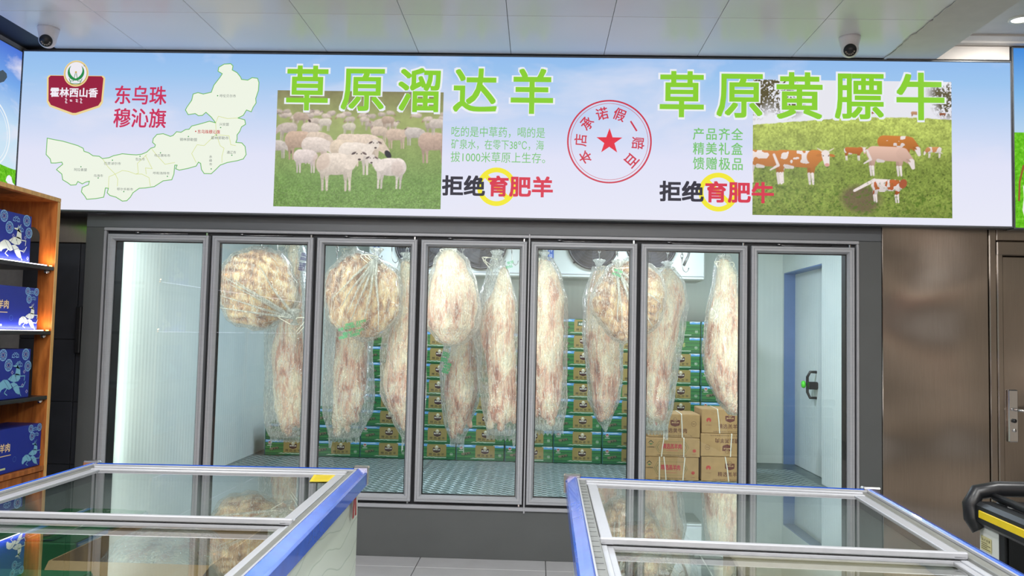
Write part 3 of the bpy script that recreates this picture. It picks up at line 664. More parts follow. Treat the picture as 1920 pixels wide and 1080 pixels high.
def paint_cows():
    P = Paint(364, 256, 1.1); H_, W_ = P.im.shape[:2]; t = P.yy/256
    n = vnoise(H_, W_, 16, 21, 4); f = vnoise(H_, W_, 3.2, 22, 3); f2 = vnoise(H_, W_, 1.7, 24, 1)
    up = L8(190, 204, 104); lo_ = L8(132, 150, 70); k = np.clip((t-.3)/.35, 0, 1)[..., None]
    g = up+(lo_-up)*k; P.im = g*(.62+.7*n[..., None])*(.5+1.0*f[..., None])
    P.mix(np.clip((f2-.72)*6, 0, 1)*np.clip((t-.45)*3, 0, 1)*.6, L8(170, 190, 90)); P.mix(np.clip((.30-f)*8, 0, 1)*np.clip((t-.4)*3, 0, 1)*.7, L8(56, 78, 34))
    hz = 86-18*np.clip(P.xx/190, 0, 1)+3*np.clip((P.xx-300)/60, 0, 1)+3*(vnoise(H_, W_, 9, 30, 2)-.5)
    P.mix(np.clip(hz-P.yy+.5, 0, 1), L8(232, 232, 240))
    lf = vnoise(H_, W_, 3.2, 31, 2); lb = vnoise(H_, W_, 22, 33, 2)
    for (cx, cy, rx, ry) in ((0, 16, 36, 52), (44, 10, 34, 44), (64, 46, 26, 22), (364, 34, 34, 34), (340, 20, 16, 14)):
        m = P.em(cx, cy, rx, ry, 0, 20)*np.clip((lf+lb*.5-.66)*9, 0, 1); P.mix(m*(P.yy < hz+6), L8(92, 84, 54))
    pat = vnoise(H_, W_, 13, 40, 2)
    def cow(x, y, s_, dr=1, base=(206, 132, 66), white=.5, head='up', tail=True):
        c = L8(*base); w = L8(238, 226, 222); sh = (1.08-.4*np.clip((P.yy-(y-.45*s_))/(s_*.95), 0, 1))[..., None]
        mixc = np.where((pat > white)[..., None], c[None, None], w[None, None])*sh
        for lx, kk in ((-.78, .85), (-.66, 1), (.52, .85), (.66, 1)):
            P.mix(P.cap(x+dr*lx*s_, y+.1*s_, x+dr*(lx-.04)*s_, y+.60*s_, .14*s_, .06*s_), mixc*kk*.96); P.mix(P.cap(x+dr*(lx-.04)*s_, y+.60*s_, x+dr*(lx)*s_, y+1.02*s_, .062*s_, .042*s_), w*kk)
        P.mix(P.cap(x-dr*.66*s_, y-.06*s_, x+dr*.56*s_, y-.02*s_, .35*s_, .36*s_), mixc); P.mix(P.cap(x-dr*.45*s_, y+.30*s_, x-dr*.2*s_, y+.33*s_, .09*s_, .06*s_), w*.8)
        if tail: P.mix(P.cap(x-dr*.98*s_, y-.2*s_, x-dr*.80*s_, y+.25*s_, .05*s_, .06*s_), w*.95); P.mix(P.cap(x-dr*.80*s_, y+.25*s_, x-dr*1.12*s_, y+.45*s_, .06*s_, .03*s_), w*.9)
        if head == 'up':
            P.mix(P.cap(x+dr*.7*s_, y-.12*s_, x+dr*1.05*s_, y-.22*s_, .32*s_, .2*s_), c[None, None]*sh)
            P.mix(P.cap(x+dr*1.16*s_, y-.26*s_, x+dr*1.22*s_, y+.16*s_, .17*s_, .11*s_), w)
            P.mix(P.em(x+dr*1.23*s_, y+.20*s_, .10*s_, .07*s_), L8(222, 160, 150))
            for e in (-1, 1):
                P.mix(P.em(x+dr*1.16*s_+e*.27*s_, y-.20*s_, .13*s_, .06*s_, e*.2), c*.85); P.mix(P.cap(x+dr*1.16*s_+e*.14*s_, y-.38*s_, x+dr*1.16*s_+e*.34*s_, y-.50*s_, .035*s_, .015*s_), L8(225, 215, 190))
                P.mix(P.em(x+dr*1.18*s_+e*.11*s_, y-.18*s_, .025*s_, .025*s_), L8(50, 36, 30))
        elif head == 'down':
            P.mix(P.cap(x+dr*.72*s_, y-.05*s_, x+dr*1.12*s_, y+.32*s_, .30*s_, .17*s_), c[None, None]*sh*.95)
            P.mix(P.cap(x+dr*1.14*s_, y+.34*s_, x+dr*1.22*s_, y+.62*s_, .15*s_, .09*s_), w*.95); P.mix(P.em(x+dr*1.0*s_, y+.28*s_, .12*s_, .05*s_, .6), c*.6)
    cow(298, 60, 9, 1, (198, 150, 110), .2, 'down', False); cow(222, 60, 5, 1, (176, 100, 60), .1, '', False); cow(346, 61, 6, -1, (150, 90, 60), .1, '', False)
    cow(262, 116, 34, 1, (204, 128, 62), .34, 'down', False)
    cow(184, 132, 17, 1, (196, 116, 60), .25, 'up', False)
    cow(330, 128, 14, -1, (214, 150, 100), .55, 'down')
    cow(246, 138, 38, 1, (228, 190, 172), .12, 'down')
    cow(28, 150, 42, 1, (204, 130, 66), .42, ''); P.mix((P.xx < 38)*1.0*0, L8(0, 0, 0))
    cow(82, 150, 44, 1, (206, 130, 62), .40, 'up')
    P.mix(P.em(198, 222, 36, 26, .1, 12)*.85, L8(112, 92, 76)*1.0)
    cow(246, 196, 30, 1, (196, 104, 60), .60, '', False); P.mix(P.cap(222, 186, 186, 206, 3.2, 2.4), L8(238, 226, 222)); P.mix(P.em(274, 192, 7, 9, .4), L8(170, 90, 60))
    m = np.clip((t-.60)*4, 0, 1)*np.clip((vnoise(H_, W_, 5, 50, 3)-.58)*7, 0, 1)*.8
    P.mix(m, L8(86, 116, 40)); P.mix(np.clip((t-.9)*8, 0, 1)*np.clip((f-.45)*4, 0, 1)*.6, L8(70, 92, 30))
    return P.out()
def picture(img, px0, py0, px1, py1, name):
    cx, cz = S2((px0+px1)/2, (py0+py1)/2); w, h = (px1-px0)*PM, (py1-py0)*PM
    o = raster(name, img, cx-w/2, cz-h/2-2.2, cx+w/2, cz+h/2-2.2, -.0010, GLOW, sg)
    return o
tag(picture(paint_sheep(), 513.5, 168.5, 831, 391.5, 'sheep_picture'), 'printed picture of a flock of sheep on grass')
tag(picture(paint_cows(), 1414.5, 150.5, 1780, 406, 'cattle_picture'), 'printed picture of brown and white cattle on a green slope')
f = Flat()
for (c, x0, y0, x1, y1) in (('草', 537.4, 122.7, 616.2, 208.3), ('原', 639.8, 128.8, 721.4, 209.2), ('溜', 746.7, 127.3, 826.2, 211.3), ('达', 850, 128.2, 932.2, 211.3), ('羊', 958.2, 128.8, 1037, 214.4),
                            ('草', 1237.7, 133.7, 1318.7, 220.5), ('原', 1344, 138.9, 1428.7, 221.4), ('黄', 1456.5, 136, 1540.5, 223.8), ('膘', 1566, 138.8, 1655, 223.8), ('牛', 1681.6, 137, 1768.3, 225.5)):
    f = Flat(); stext(f, c, x0-1.6, y0-1.6, x1+1.6, y1+1.6, WHT, .034, 2); stext(f, c, x0+1, y0+1, x1-1, y1-1, GRN, .021, 4); sbuild(f, 'character')
f = Flat()
for (tx, a, b_, c, d_) in (('吃的是中草药，喝的是', 846, 238, 1022.4, 258.5), ('矿泉水，在零下38℃，海', 845.5, 262, 1020, 281.5), ('拔1000米草原上生存。', 844.5, 285.4, 1022.4, 305.4)):
    f = Flat(); stext(f, tx, a, b_, c, d_, TXG, .0); sbuild(f)
for (tx, a, b_, c, d_) in (('产品齐全', 1299.7, 240.3, 1392, 263), ('精美礼盒', 1299.7, 267.5, 1391.4, 290.5), ('馈赠极品', 1299.7, 295.3, 1391.4, 318.8)):
    f = Flat(); stext(f, tx, a, b_, c, d_, TXG, .012, space=1.15); sbuild(f)
for (x0, cx, cy) in ((0, 931, 350.4), (1, 1346.5, 360.4)):
    f = Flat(); x, z = S2(cx, cy); yc = rgb(242, 232, 40)
    f.ring(x, z, 27.5*PM, 36.5*PM, yc, 3); k = 30*PM*.7071; f.line([(x-k, z+k), (x+k, z-k)], 8.5*PM, yc, 3.2); sbuild(f, 'prohibition_ring')
f = Flat(); stext(f, '拒绝', 830, 330, 908.7, 366.6, INK, .036, 5); sbuild(f); f = Flat(); stext(f, '育肥羊', 916, 331.5, 1035.5, 368.7, RED, .036, 6); sbuild(f)
f = Flat(); stext(f, '拒绝', 1237.7, 340.5, 1317.4, 377.2, INK, .036, 5); sbuild(f); f = Flat(); stext(f, '育肥牛', 1324, 342, 1448, 379.7, RED, .036, 6)
sbuild(f)
f = Flat(); x, z = S2(1142.4, 265.7); SR = rgb(204, 52, 76)
f.ring(x, z, 76.2*PM, 79.2*PM, SR, 3, 96); f.ring(x, z, 72.0*PM, 72.8*PM, SR, 3, 96)
f.poly([(x+(25.5 if k % 2 == 0 else 10)*PM*math.sin(math.pi*k/5), z+(25.5 if k % 2 == 0 else 10)*PM*math.cos(math.pi*k/5)) for k in range(10)], rgb(226, 38, 62), 3)
for c, (dx, dy) in zip('本店承诺假一赔百', ((-150, 97), (-176, -8), (-138, -112), (-45, -172), (64, -167), (150, -95), (177, 10), (140, 120))):
    a = math.atan2(dx, -dy); R_ = 54.0
    dx2, dy2 = R_*math.sin(a), -R_*math.cos(a); p = S2(1142.4+dx2, 265.7+dy2)
    sz = 23*PM; hh_ = sz if c != '一' else sz*.13
    f.text(c, p[0], p[1], sz*.96, hh_, SR, 3, .015, rot=-a)
sbuild(f, 'stamp_print')
f = Flat(); stext(f, '东乌珠', 215, 161, 314.3, 196.5, rgb(204, 52, 92), .016); sbuild(f); f = Flat(); stext(f, '穆沁旗', 212.3, 203.5, 313.3, 240, rgb(204, 52, 92), .016); sbuild(f)
# brand shield
def logo_shape(f, cx, cy, s, glow=True, lay=3, mono=None):
    """oval over shield; cx, cy centre, s = half width"""
    G1, G2, MR, WH, GR = (rgb(238, 214, 150), rgb(200, 170, 90), rgb(152, 34, 62), rgb(240, 236, 244), rgb(44, 140, 74)) if mono is None else mono
    sh = [(-1, .48), (-.93, .56), (.93, .56), (1, .48), (.96, -.36), (.86, -.52), (.06, -.80), (-.06, -.80), (-.86, -.52), (-.96, -.36)]
    f.poly([(cx+x*s*1.0, cy+y*s) for x, y in sh][::-1], G1, lay); f.poly([(cx+x*s*.94, cy+(y+.02)*s*.93) for x, y in sh][::-1], MR, lay+1)
    f.ell(cx, cy+.62*s, .43*s, .45*s, G1, lay+2, n=32); f.ell(cx, cy+.62*s, .39*s, .41*s, G2, lay+2.4, n=32); f.ell(cx, cy+.63*s, .365*s, .385*s, WH, lay+3, n=32)
    # horns: two crescents, and the little stand between them
    for e in (-1, 1):
        o = []; i_ = []
        for k in range(11):
            a = math.radians(-92+k*14.5); o.append((cx+e*.285*s*math.cos(a), cy+.66*s+.285*s*math.sin(a))); th = .10*s*math.sin(math.pi*min(1, (k+3)/13))
            i_.append((cx+e*((.285*s-th)*math.cos(a)), cy+.66*s+(.285*s-th)*math.sin(a)))
        f.poly(o+i_[::-1] if e > 0 else (o+i_[::-1])[::-1], GR, lay+4)
        f.line([(cx+e*.22*s, cy+.44*s), (cx+e*.15*s, cy+.27*s)], .022*s, GR, lay+4); f.line([(cx+e*.02*s, cy+.62*s), (cx+e*.07*s, cy+.36*s), (cx+e*.19*s, cy+.36*s)], .02*s, GR, lay+4)
    f.line([(cx-.15*s, cy+.27*s), (cx+.15*s, cy+.27*s)], .022*s, GR, lay+4); f.ell(cx, cy+.66*s, .035*s, .035*s, G2, lay+4.5, n=10)
f = Flat(); x, z = S2(142.5, 164); s_ = 57*PM; logo_shape(f, x, z-.03, s_)
x2, z2 = S2(140, 174); f.text('霍林西山香', x2, z2, 92*PM, 17.5*PM, rgb(244, 240, 248), 5, .03)
for k, dx in enumerate((-15, -6, 5, 13)):     # small upright script below the name
    xx, zz = S2(140+dx, 189); cc = rgb(236, 222, 230)
    hh_ = (9, 3, 5, 9)[k]*PM
    f.line([(xx, zz+hh_*.5), (xx, zz-hh_*.6)], 1.3*PM, cc, 5); f.line([(xx-2*PM, zz+hh_*.4), (xx+2.2*PM, zz+hh_*.15)], 1.1*PM, cc, 5); f.line([(xx-1.6*PM, zz-hh_*.3), (xx+2.4*PM, zz-hh_*.55)], 1.1*PM, cc, 5)
f.ell(*S2(159.3, 124.3), 1.6*PM, 1.6*PM, rgb(120, 140, 120), 6, n=10)
sbuild(f, 'brand_emblem')
# map
mo = [(268, 598), (300, 605), (355, 615), (400, 628), (440, 640), (470, 655), (475, 672), (500, 680), (525, 697), (560, 700), (578, 713), (615, 708), (640, 697), (690, 686), (735, 690), (770, 692), (800, 688), (828, 676), (850, 655), (872, 648), (876, 636), (860, 622), (864, 600), (885, 577), (920, 573), (960, 588), (975, 583), (995, 562), (1020, 565), (1045, 550), (1065, 548), (1080, 530), (1120, 520), (1180, 503), (1215, 512), (1190, 480), (1160, 453), (1140, 470), (1118, 472), (1100, 460), (1060, 466), (1045, 440), (1052, 425), (1080, 385), (1088, 350), (1115, 342), (1145, 350), (1190, 340), (1205, 300), (1240, 255), (1252, 236), (1228, 222), (1232, 200), (1262, 182), (1300, 180), (1312, 192), (1308, 215), (1335, 230), (1355, 255), (1360, 268), (1395, 272), (1420, 258), (1450, 262), (1458, 285), (1455, 330), (1440, 375), (1442, 400), (1425, 425), (1415, 450), (1388, 440), (1370, 470), (1340, 485), (1378, 495), (1383, 520), (1360, 535), (1350, 560), (1335, 580), (1335, 605), (1328, 622), (1362, 625), (1380, 645), (1386, 690), (1370, 715), (1335, 725), (1280, 735), (1240, 750), (1215, 775), (1190, 798), (1150, 797), (1135, 775), (1130, 740), (1118, 733), (1105, 755), (1060, 768), (1010, 778), (990, 770), (998, 750), (985, 750), (980, 800), (968, 832), (920, 838), (870, 870), (820, 878), (785, 880), (750, 905), (735, 930), (715, 950), (690, 952), (655, 930), (620, 920), (605, 905), (612, 880), (595, 878), (590, 910), (585, 930), (540, 938), (490, 942), (480, 925), (460, 900), (465, 875), (500, 860), (505, 840), (485, 845), (465, 855), (440, 842), (430, 860), (400, 862), (385, 850), (355, 832), (350, 800), (320, 775), (330, 765), (355, 745), (350, 733), (315, 738), (290, 738), (285, 715), (262, 690)]
def C1(x, y): return S2(x/3, 60+y/3)
f = Flat(); pts = [C1(*p) for p in mo]; f.poly(pts[::-1], rgb(240, 246, 230), 2); f.line(pts, 1.5*PM, rgb(112, 186, 96), 3, closed=True)
for ln in ([(578, 713), (610, 760), (650, 800), (615, 815), (612, 878)], [(650, 800), (690, 780), (725, 785), (765, 800), (800, 800), (840, 820), (848, 868)], [(650, 800), (665, 830), (662, 868)], [(828, 690), (775, 740), (780, 795), (765, 800)], [(820, 695), (838, 730), (858, 770), (820, 765), (825, 800)], [(855, 658), (880, 690), (930, 745), (985, 735)],
           [(1215, 512), (1230, 475), (1280, 488), (1340, 485)], [(1215, 512), (1218, 575), (1150, 640), (1110, 635), (1080, 685), (1105, 735)], [(1218, 575), (1240, 640), (1262, 655), (1250, 700), (1250, 735)], [(1225, 580), (1290, 585), (1300, 635), (1328, 640)]):
    f.line([C1(*p) for p in ln], .9*PM, rgb(214, 222, 140), 3)
for (x_, y_) in ((1226, 360), (1243, 539), (1062, 589), (1219, 581), (1306, 694), (905, 681), (790, 700), (635, 722), (458, 759), (555, 822), (944, 813), (699, 899), (1190, 771)):
    f.ell(*C1(x_, y_), 1.2*PM, 1.2*PM, rgb(60, 150, 80), 4, n=10)
f.ell(*C1(1103, 560), 1.3*PM, 1.3*PM, rgb(190, 40, 50), 4, n=10)
CT = rgb(110, 118, 116)
def ctext(tx, x0, y0, x1, y1, col=CT, b_=0):
    a = (x0/3, 60+y0/3, x1/3, 60+y1/3); stext(f, tx, *a, col, b_, 4)
for tx, a in (('呼伦贝尔市', (1237, 352, 1330, 370)), ('兴安盟', (1236, 512, 1290, 529)), ('锡林郭勒盟', (1012, 597, 1112, 615)), ('霍林郭勒市', (1188, 588, 1289, 606)), ('通辽市', (1277, 669, 1330, 687)), ('乌兰察布市', (868, 687, 961, 704)), ('包头市', (764, 708, 818, 725)), ('巴彦淖尔市', (588, 732, 684, 749)), ('阿拉善盟', (419, 767, 493, 784)), ('乌海市', (529, 801, 583, 817)), ('呼和浩特市', (862, 787, 957, 803)), ('鄂尔多斯市', (659, 877, 752, 893))):
    ctext(tx, *a)
for k, c in enumerate('赤峰市'): ctext(c, 1179, 695+21*k, 1195, 711+21*k)
ctext('东乌珠穆沁旗', 1112, 551, 1241, 574, rgb(200, 50, 60), .01)
sbuild(f, 'map_print')
# side sign on the left wall and sign right of the main one
SKY2 = [(0, rgb(214, 234, 244)), (.42, rgb(200, 226, 246)), (.7, rgb(120, 170, 235)), (1, rgb(62, 98, 210))]
sky_l = mk_sky('printed_sky_left', .0, 1.0, SKY2, 1.0, 8.3, .17, 1.6); sky_r = mk_sky('printed_sky_right', 0.0, 1.15, [(0, rgb(200, 226, 240)), (.4, rgb(208, 226, 240)), (.75, rgb(130, 185, 235)), (1, rgb(70, 140, 220))], .9, 1.2, .62, 1.1)
ls = empty('light_box_sign', (-3.43, 4.2, 2.28)); tag(ls, 'backlit sign on the left wall showing clouds over bright grass', 'sign')
b = MB(); b.box(-.009, 0, -2.2, 1.092, 0, H-2.30, .002); b.build('casing', GREY_U, ls)
b = MB(); b.add([(.002, -2.19, .01), (.002, 1.085, .01), (.002, 1.085, H-2.31), (.002, -2.19, H-2.31)], [(0, 1, 2, 3)]); b.build('printed_face', sky_l, ls, fix=False)
f = Flat()
def LL(px, py):
    p = at(px, py, X=-3.43); return p.y-4.2, p.z-2.28
u, v = LL(17, 340); f.poly([LL(*p) for p in ((12, 330), (16, 328), (20, 332), (22, 342), (27, 348), (28, 361), (22, 360), (20, 350), (14, 345), (9, 338))][::-1], rgb(240, 244, 250), 2)
c0 = LL(-26, 245); f.ring(c0[0], c0[1], .195, .20, rgb(240, 246, 250), 2, 60); f.ring(c0[0], c0[1], .215, .225, rgb(240, 246, 250), 2, 60)
f.poly([LL(*p) for p in ((-4, 134), (4, 131), (11, 138), (12, 145), (6, 153), (-4, 156))][::-1], rgb(70, 84, 96), 2)
f.build('printed_artwork', ls, GLOW, U=(0, 1, 0), V=(0, 0, 1), N=(1, 0, 0), org=(.002, 0, 0), step=.001)
rs = empty('light_box_sign', (2.98, YS, 2.17)); tag(rs, 'backlit sign at the right end showing a cow on green meadow', 'sign')
b = MB(); b.box(0, 1.5, .001, .1, 0, 1.165, .002); b.build('casing', GREY_U, rs)
b = MB(); b.add([(.008, 0, .008), (1.49, 0, .008), (1.49, 0, 1.157), (.008, 0, 1.157)], [(0, 1, 2, 3)]); b.build('printed_face', sky_r, rs, fix=False)
f = Flat(); BR, WW = rgb(150, 96, 52), rgb(236, 236, 232)
f.poly([(.06, .39), (.10, .44), (.55, .45), (.60, .38), (.55, .24), (.2, .22), (.09, .24), (.07, .30)][::-1], BR, 1)
f.poly([(.055, .28), (.075, .24), (.085, .10), (.06, .08), (.05, .12), (.06, .20)], WW, 2)
f.poly([(.5, .26), (.56, .26), (.54, .06), (.5, .06)], WW, 2); f.ell(.3, .33, .09, .06, WW, 2); f.ell(.67, .42, .085, .055, BR, 2, -.7)
f.poly([(.66, .44), (.70, .43), (.76, .34), (.735, .31), (.69, .35)][::-1], WW, 3); f.poly([(.62, .47), (.57, .50), (.61, .44)], BR, 2); f.ell(.695, .425, .006, .006, INK, 4, n=8)
for lx in (.14, .45): f.poly([(lx-.02, .28), (lx+.03, .28), (lx+.018, .05), (lx-.012, .05)], WW, 1.5)
f.line([(.06, .40), (.035, .30), (.03, .18)], .012, BR, 2)
f.build('printed_artwork', rs, GLOW, step=.001)

# ------------------------------------------------------------------ EVAPORATORS
def evaporator(px0, px1, fans, label):
    Y = 7.9; a = at(px0, 515, Y=Y); xL = at(px0, 500, Y=Y).x; xR = at(px1, 500, Y=Y).x; z0 = 1.99
    e = empty('evaporator_unit', (xL, Y, z0)); tag(e, label, 'cooling unit')
    w = xR-xL
    MB().box(0, w, .0, .42, 0, .60, .012).build('casing', simple('evaporator_shell', rgb(184, 190, 184), .45, nscale=6, var=.03, bump=.01) if 'evaporator_shell' not in MATS else MATS['evaporator_shell'], e)
    MB().box(.01, w-.01, -.006, .0, .035, .042).build('drip_tray_lip', ALU, e)
    for fx in fans:
        c = at(fx, 458, Y=Y); cx, cz = c.x-xL, c.z-z0; r = .232
        MB().lathe([(r+.012, -.002), (r+.008, -.03), (r-.006, -.03), (r-.012, .0), (r-.012, .012)], 40, (cx, 0, cz), 'y', cap=False).build('fan_shroud', BLACK, e)
        MB().lathe([(r-.01, -.002), (.001, -.002)], 40, (cx, -.0005, cz), 'y', cap=False).build('fan_opening', GASKET, e)
        b = MB(); b.lathe([(.001, -.028), (.05, -.026), (.055, -.012), (.055, -.004)], 20, (cx, 0, cz), 'y')
        for k in range(5):
            a0 = 2*math.pi*k/5+.3
            q = []
            for (rr, da_) in ((.05, 0), (.12, -.12), (.20, -.05), (.205, .5), (.12, .55), (.05, .5)):
                q.append((cx+rr*math.cos(a0+da_), -.012-.012*(da_ > .2), cz+rr*math.sin(a0+da_)))
            b.add(q, [tuple(range(6))])
        b.build('fan_blades', BLACK, e)
        b = MB()
        for k in range(7):
            rr = .045+k*.028; b.tube([(cx+rr*math.cos(2*math.pi*j/28), -.034, cz+rr*math.sin(2*math.pi*j/28)) for j in range(28)], .0017, 4, closed=True)
        for k in range(3):
            a0 = math.pi*k/3+.5; b.tube([(cx-.232*math.cos(a0), -.034, cz-.232*math.sin(a0)), (cx+.232*math.cos(a0), -.034, cz+.232*math.sin(a0))], .0022, 4)
        b.build('fan_guard', simple('guard_wire', rgb(58, 62, 70), .5) if 'guard_wire' not in MATS else MATS['guard_wire'], e)
        b = MB()
        for k in range(4):
            a0 = math.pi*k/2+math.pi/4; b.lathe([(.010, -.012), (.010, .0)], 8, (cx+.25*math.cos(a0), 0, cz+.25*math.sin(a0)), 'y')
        b.build('shroud_screws', BLACK, e)
    f = Flat(); f.rect(0, 0, .055, .26, rgb(58, 96, 170), 0)
    for k, c in enumerate('化霜冷风'): f.text(c, .0275, .225-.062*k, .036, .042, rgb(225, 235, 250), 1)
    f.build('blue_label', e, PRINT, org=(.05, -.004, .16), step=.001)
    return e
evaporator(690, 976, (788, 903), 'white two-fan cooling unit high on the cold room back wall, left one')
evaporator(1017, 1322, (1112, 1221), 'white two-fan cooling unit high on the cold room back wall, right one')

# ------------------------------------------------------------------ CARTON STACKS
def carton_mesh(w, d, h, mat):
    b = MB(); b.box(0, w, 0, d, 0, h, .004)
    b.box(.004, w-.004, .002, d/2-.002, h, h+.0022, .0008); b.box(.004, w-.004, d/2+.002, d-.002, h, h+.0022, .0008)
    o = b.build('carton', mat); return o
CW, CH, CD = .4745, .1565, .30
SKB, SKW, GN1, GN2, TAN, DK = rgb(88, 156, 208), rgb(196, 212, 222), rgb(38, 128, 56), rgb(14, 84, 48), rgb(146, 128, 72), rgb(62, 40, 34)
def green_print(variant):
    f = Flat(); w, h = CW-.012, CH-.008; P = lambda u, v: (u*w, (1-v)*h)
    def R(u0, v0, u1, v1, c, l=0): a, b_ = P(u0, v1), P(u1, v0); f.rect(a[0], a[1], b_[0], b_[1], c, l)
    R(0, 0, 1, 1, rgb(34, 108, 58)); R(0, 0, .42, .17, SKB, 1); R(.78, 0, 1, .15, SKW, 1)
    f.poly([P(*q) for q in ((.0, .03), (.16, .06), (.3, .03), (.36, .09), (.2, .11), (.05, .09))][::-1], rgb(196, 222, 242), 2)
    f.poly([P(*q) for q in ((.78, .10), (.85, .03), (.92, .09), (1, .04), (1, .17), (.78, .17))][::-1], SKB, 2)
    r = random.Random(2)
    for k in range(9):
        v = .24+k*.085; u0 = r.uniform(0, .2); c = (rgb(62, 138, 66), rgb(22, 84, 50), rgb(44, 120, 58))[k % 3]
        f.poly([P(0, v), P(1, v+.01), P(1, v+.045), P(.6, v+.03), P(0, v+.05)][::-1], c, 1.2)
    R(0, .90, 1, 1, rgb(18, 98, 58), 1.5)
    if variant != 2:
        R(.40, .035, .81, .82, TAN, 3)
        for tx, k in zip('精品金羊', range(4)):
            c = P(.475+.087*k, .68); f.text(tx, c[0], c[1], .028, .023, rgb(70, 66, 38), 4, .015)
    if variant == 0:
        c = P(.605, .37); logo_shape(f, c[0], c[1]-.004, .042, mono=(rgb(196, 176, 120), rgb(120, 90, 50), DK, rgb(226, 222, 200), rgb(110, 100, 60)), lay=4)
        f.text('霍林西山香', c[0], c[1]-.001, .064, .012, rgb(228, 222, 210), 10, .03)
    elif variant == 1:
        a = P(.47, .45); b_ = P(.74, .14); f.rect(a[0], a[1], b_[0], b_[1], rgb(24, 78, 44), 4); c = P(.605, .31); f.text('大自然肉业', c[0], c[1], .105, .026, rgb(226, 232, 226), 5, .03)
    else:
        for k in range(4):
            c = P(.3+.12*k, .5); f.text('精品金羊'[k], c[0], c[1], .03, .05, rgb(180, 180, 110), 4, .02)
    for k in range(46):
        u = .33+.48*k/46; a = r.uniform(.845, .875); R(u, a, u+.012, a+.035, rgb(206, 222, 196), 4)
    R(.30, .885, .34, .90, rgb(206, 222, 196), 4); R(.56, .90, .62, .915, rgb(206, 222, 196), 4)
    c = P(.92, .66); f.ring(c[0], c[1], .0125, .0142, rgb(214, 226, 206), 4, 20); f.text('臻选', c[0], c[1], .016, .008, rgb(220, 230, 214), 4, .03)
    c = P(.10, .20); f.ell(c[0], c[1]-.001, .0165, .0165, rgb(200, 200, 192), 3, n=18); f.ell(c[0], c[1], .0125, .0125, rgb(140, 34, 36), 4, n=14); f.poly([(c[0]-.008, c[1]-.008), (c[0]+.008, c[1]-.008), (c[0], c[1]+.004)], rgb(220, 210, 200), 5)
    R(.05, .36, .15, .41, rgb(180, 196, 176), 4)
    for (u, v, s_) in ((.145, .60, 1.), (.20, .56, .9), (.26, .52, .8)):    # three sheep
        c = P(u, v); bl = .020*s_; cc = rgb(122, 112, 88) if s_ == 1. else rgb(104, 98, 76)
        f.ell(c[0], c[1], bl, .012*s_, cc, 5-s_, n=12); f.ell(c[0]+bl*1.05, c[1]-.002*s_, .007*s_, .006*s_, rgb(34, 38, 28), 5.2, -.6, n=10)
        for dx in (-.7, -.35, .35, .7): f.rect(c[0]+dx*bl-.0014, c[1]-.026*s_, c[0]+dx*bl+.0014, c[1]-.008*s_, rgb(60, 60, 42), 4.9-s_)
    f.rect(0, 0, .004, h, rgb(20, 62, 110), 6)
    return f
gm = [green_print(k) for k in range(3)]
gmesh = [g.mesh('front_print', org=(.006, 0, .004), step=.0003, mat=PRINT) for g in gm]
proto = carton_mesh(CW-.006, CD, CH-.0035, GREENBOX); cmesh = proto.data; bpy.data.objects.remove(proto)
XB = -2.676
heights = [2, 3, 8, 8, 8, 8, 9, 9, 9, 9]
ordn = ['bottom', 'second', 'third', 'fourth', 'fifth', 'sixth', 'seventh', 'eighth', 'ninth']
stk = ['far left', 'second', 'third', 'fourth', 'fifth', 'sixth', 'seventh', 'eighth', 'ninth', 'far right']
rnd = random.Random(11)
for i, n in enumerate(heights):
    for j in range(n):
        v = 1 if (i, j) in ((0, 1), (1, 1), (2, 3), (6, 8), (7, 7)) else (2 if (i == 8 and j > 6) else 0)
        o = bpy.data.objects.new('carton', cmesh); COL.objects.link(o)
        dx = rnd.uniform(-.002, .002) - (.004 if j > 4 and i == 6 else 0); o.location = (XB+CW*i+.003+dx, 8.215+rnd.uniform(0, .012), FZ+.001+CH*j)
        c = bpy.data.objects.new('front_print', gmesh[v]); COL.objects.link(c); c.parent = o
        st = ('the %s stack' % stk[i]) if 'far' in stk[i] else ('the %s stack from the left' % stk[i])
        extra = {0: '', 1: ' with green plate', 2: ' turned end on'}[v]
        pos = 'topmost' if j == n-1 else (ordn[j] if j == 0 else ordn[j]+' from floor')
        tag(o, 'green lamb carton%s, %s in %s' % (extra, pos if pos in ('topmost', 'bottom') else pos, st), 'carton', 'green cartons stacked along the cold room back wall')
BR1, BRR, BRG, BRB = rgb(92, 44, 34), rgb(196, 52, 70), rgb(70, 100, 60), rgb(60, 48, 36)
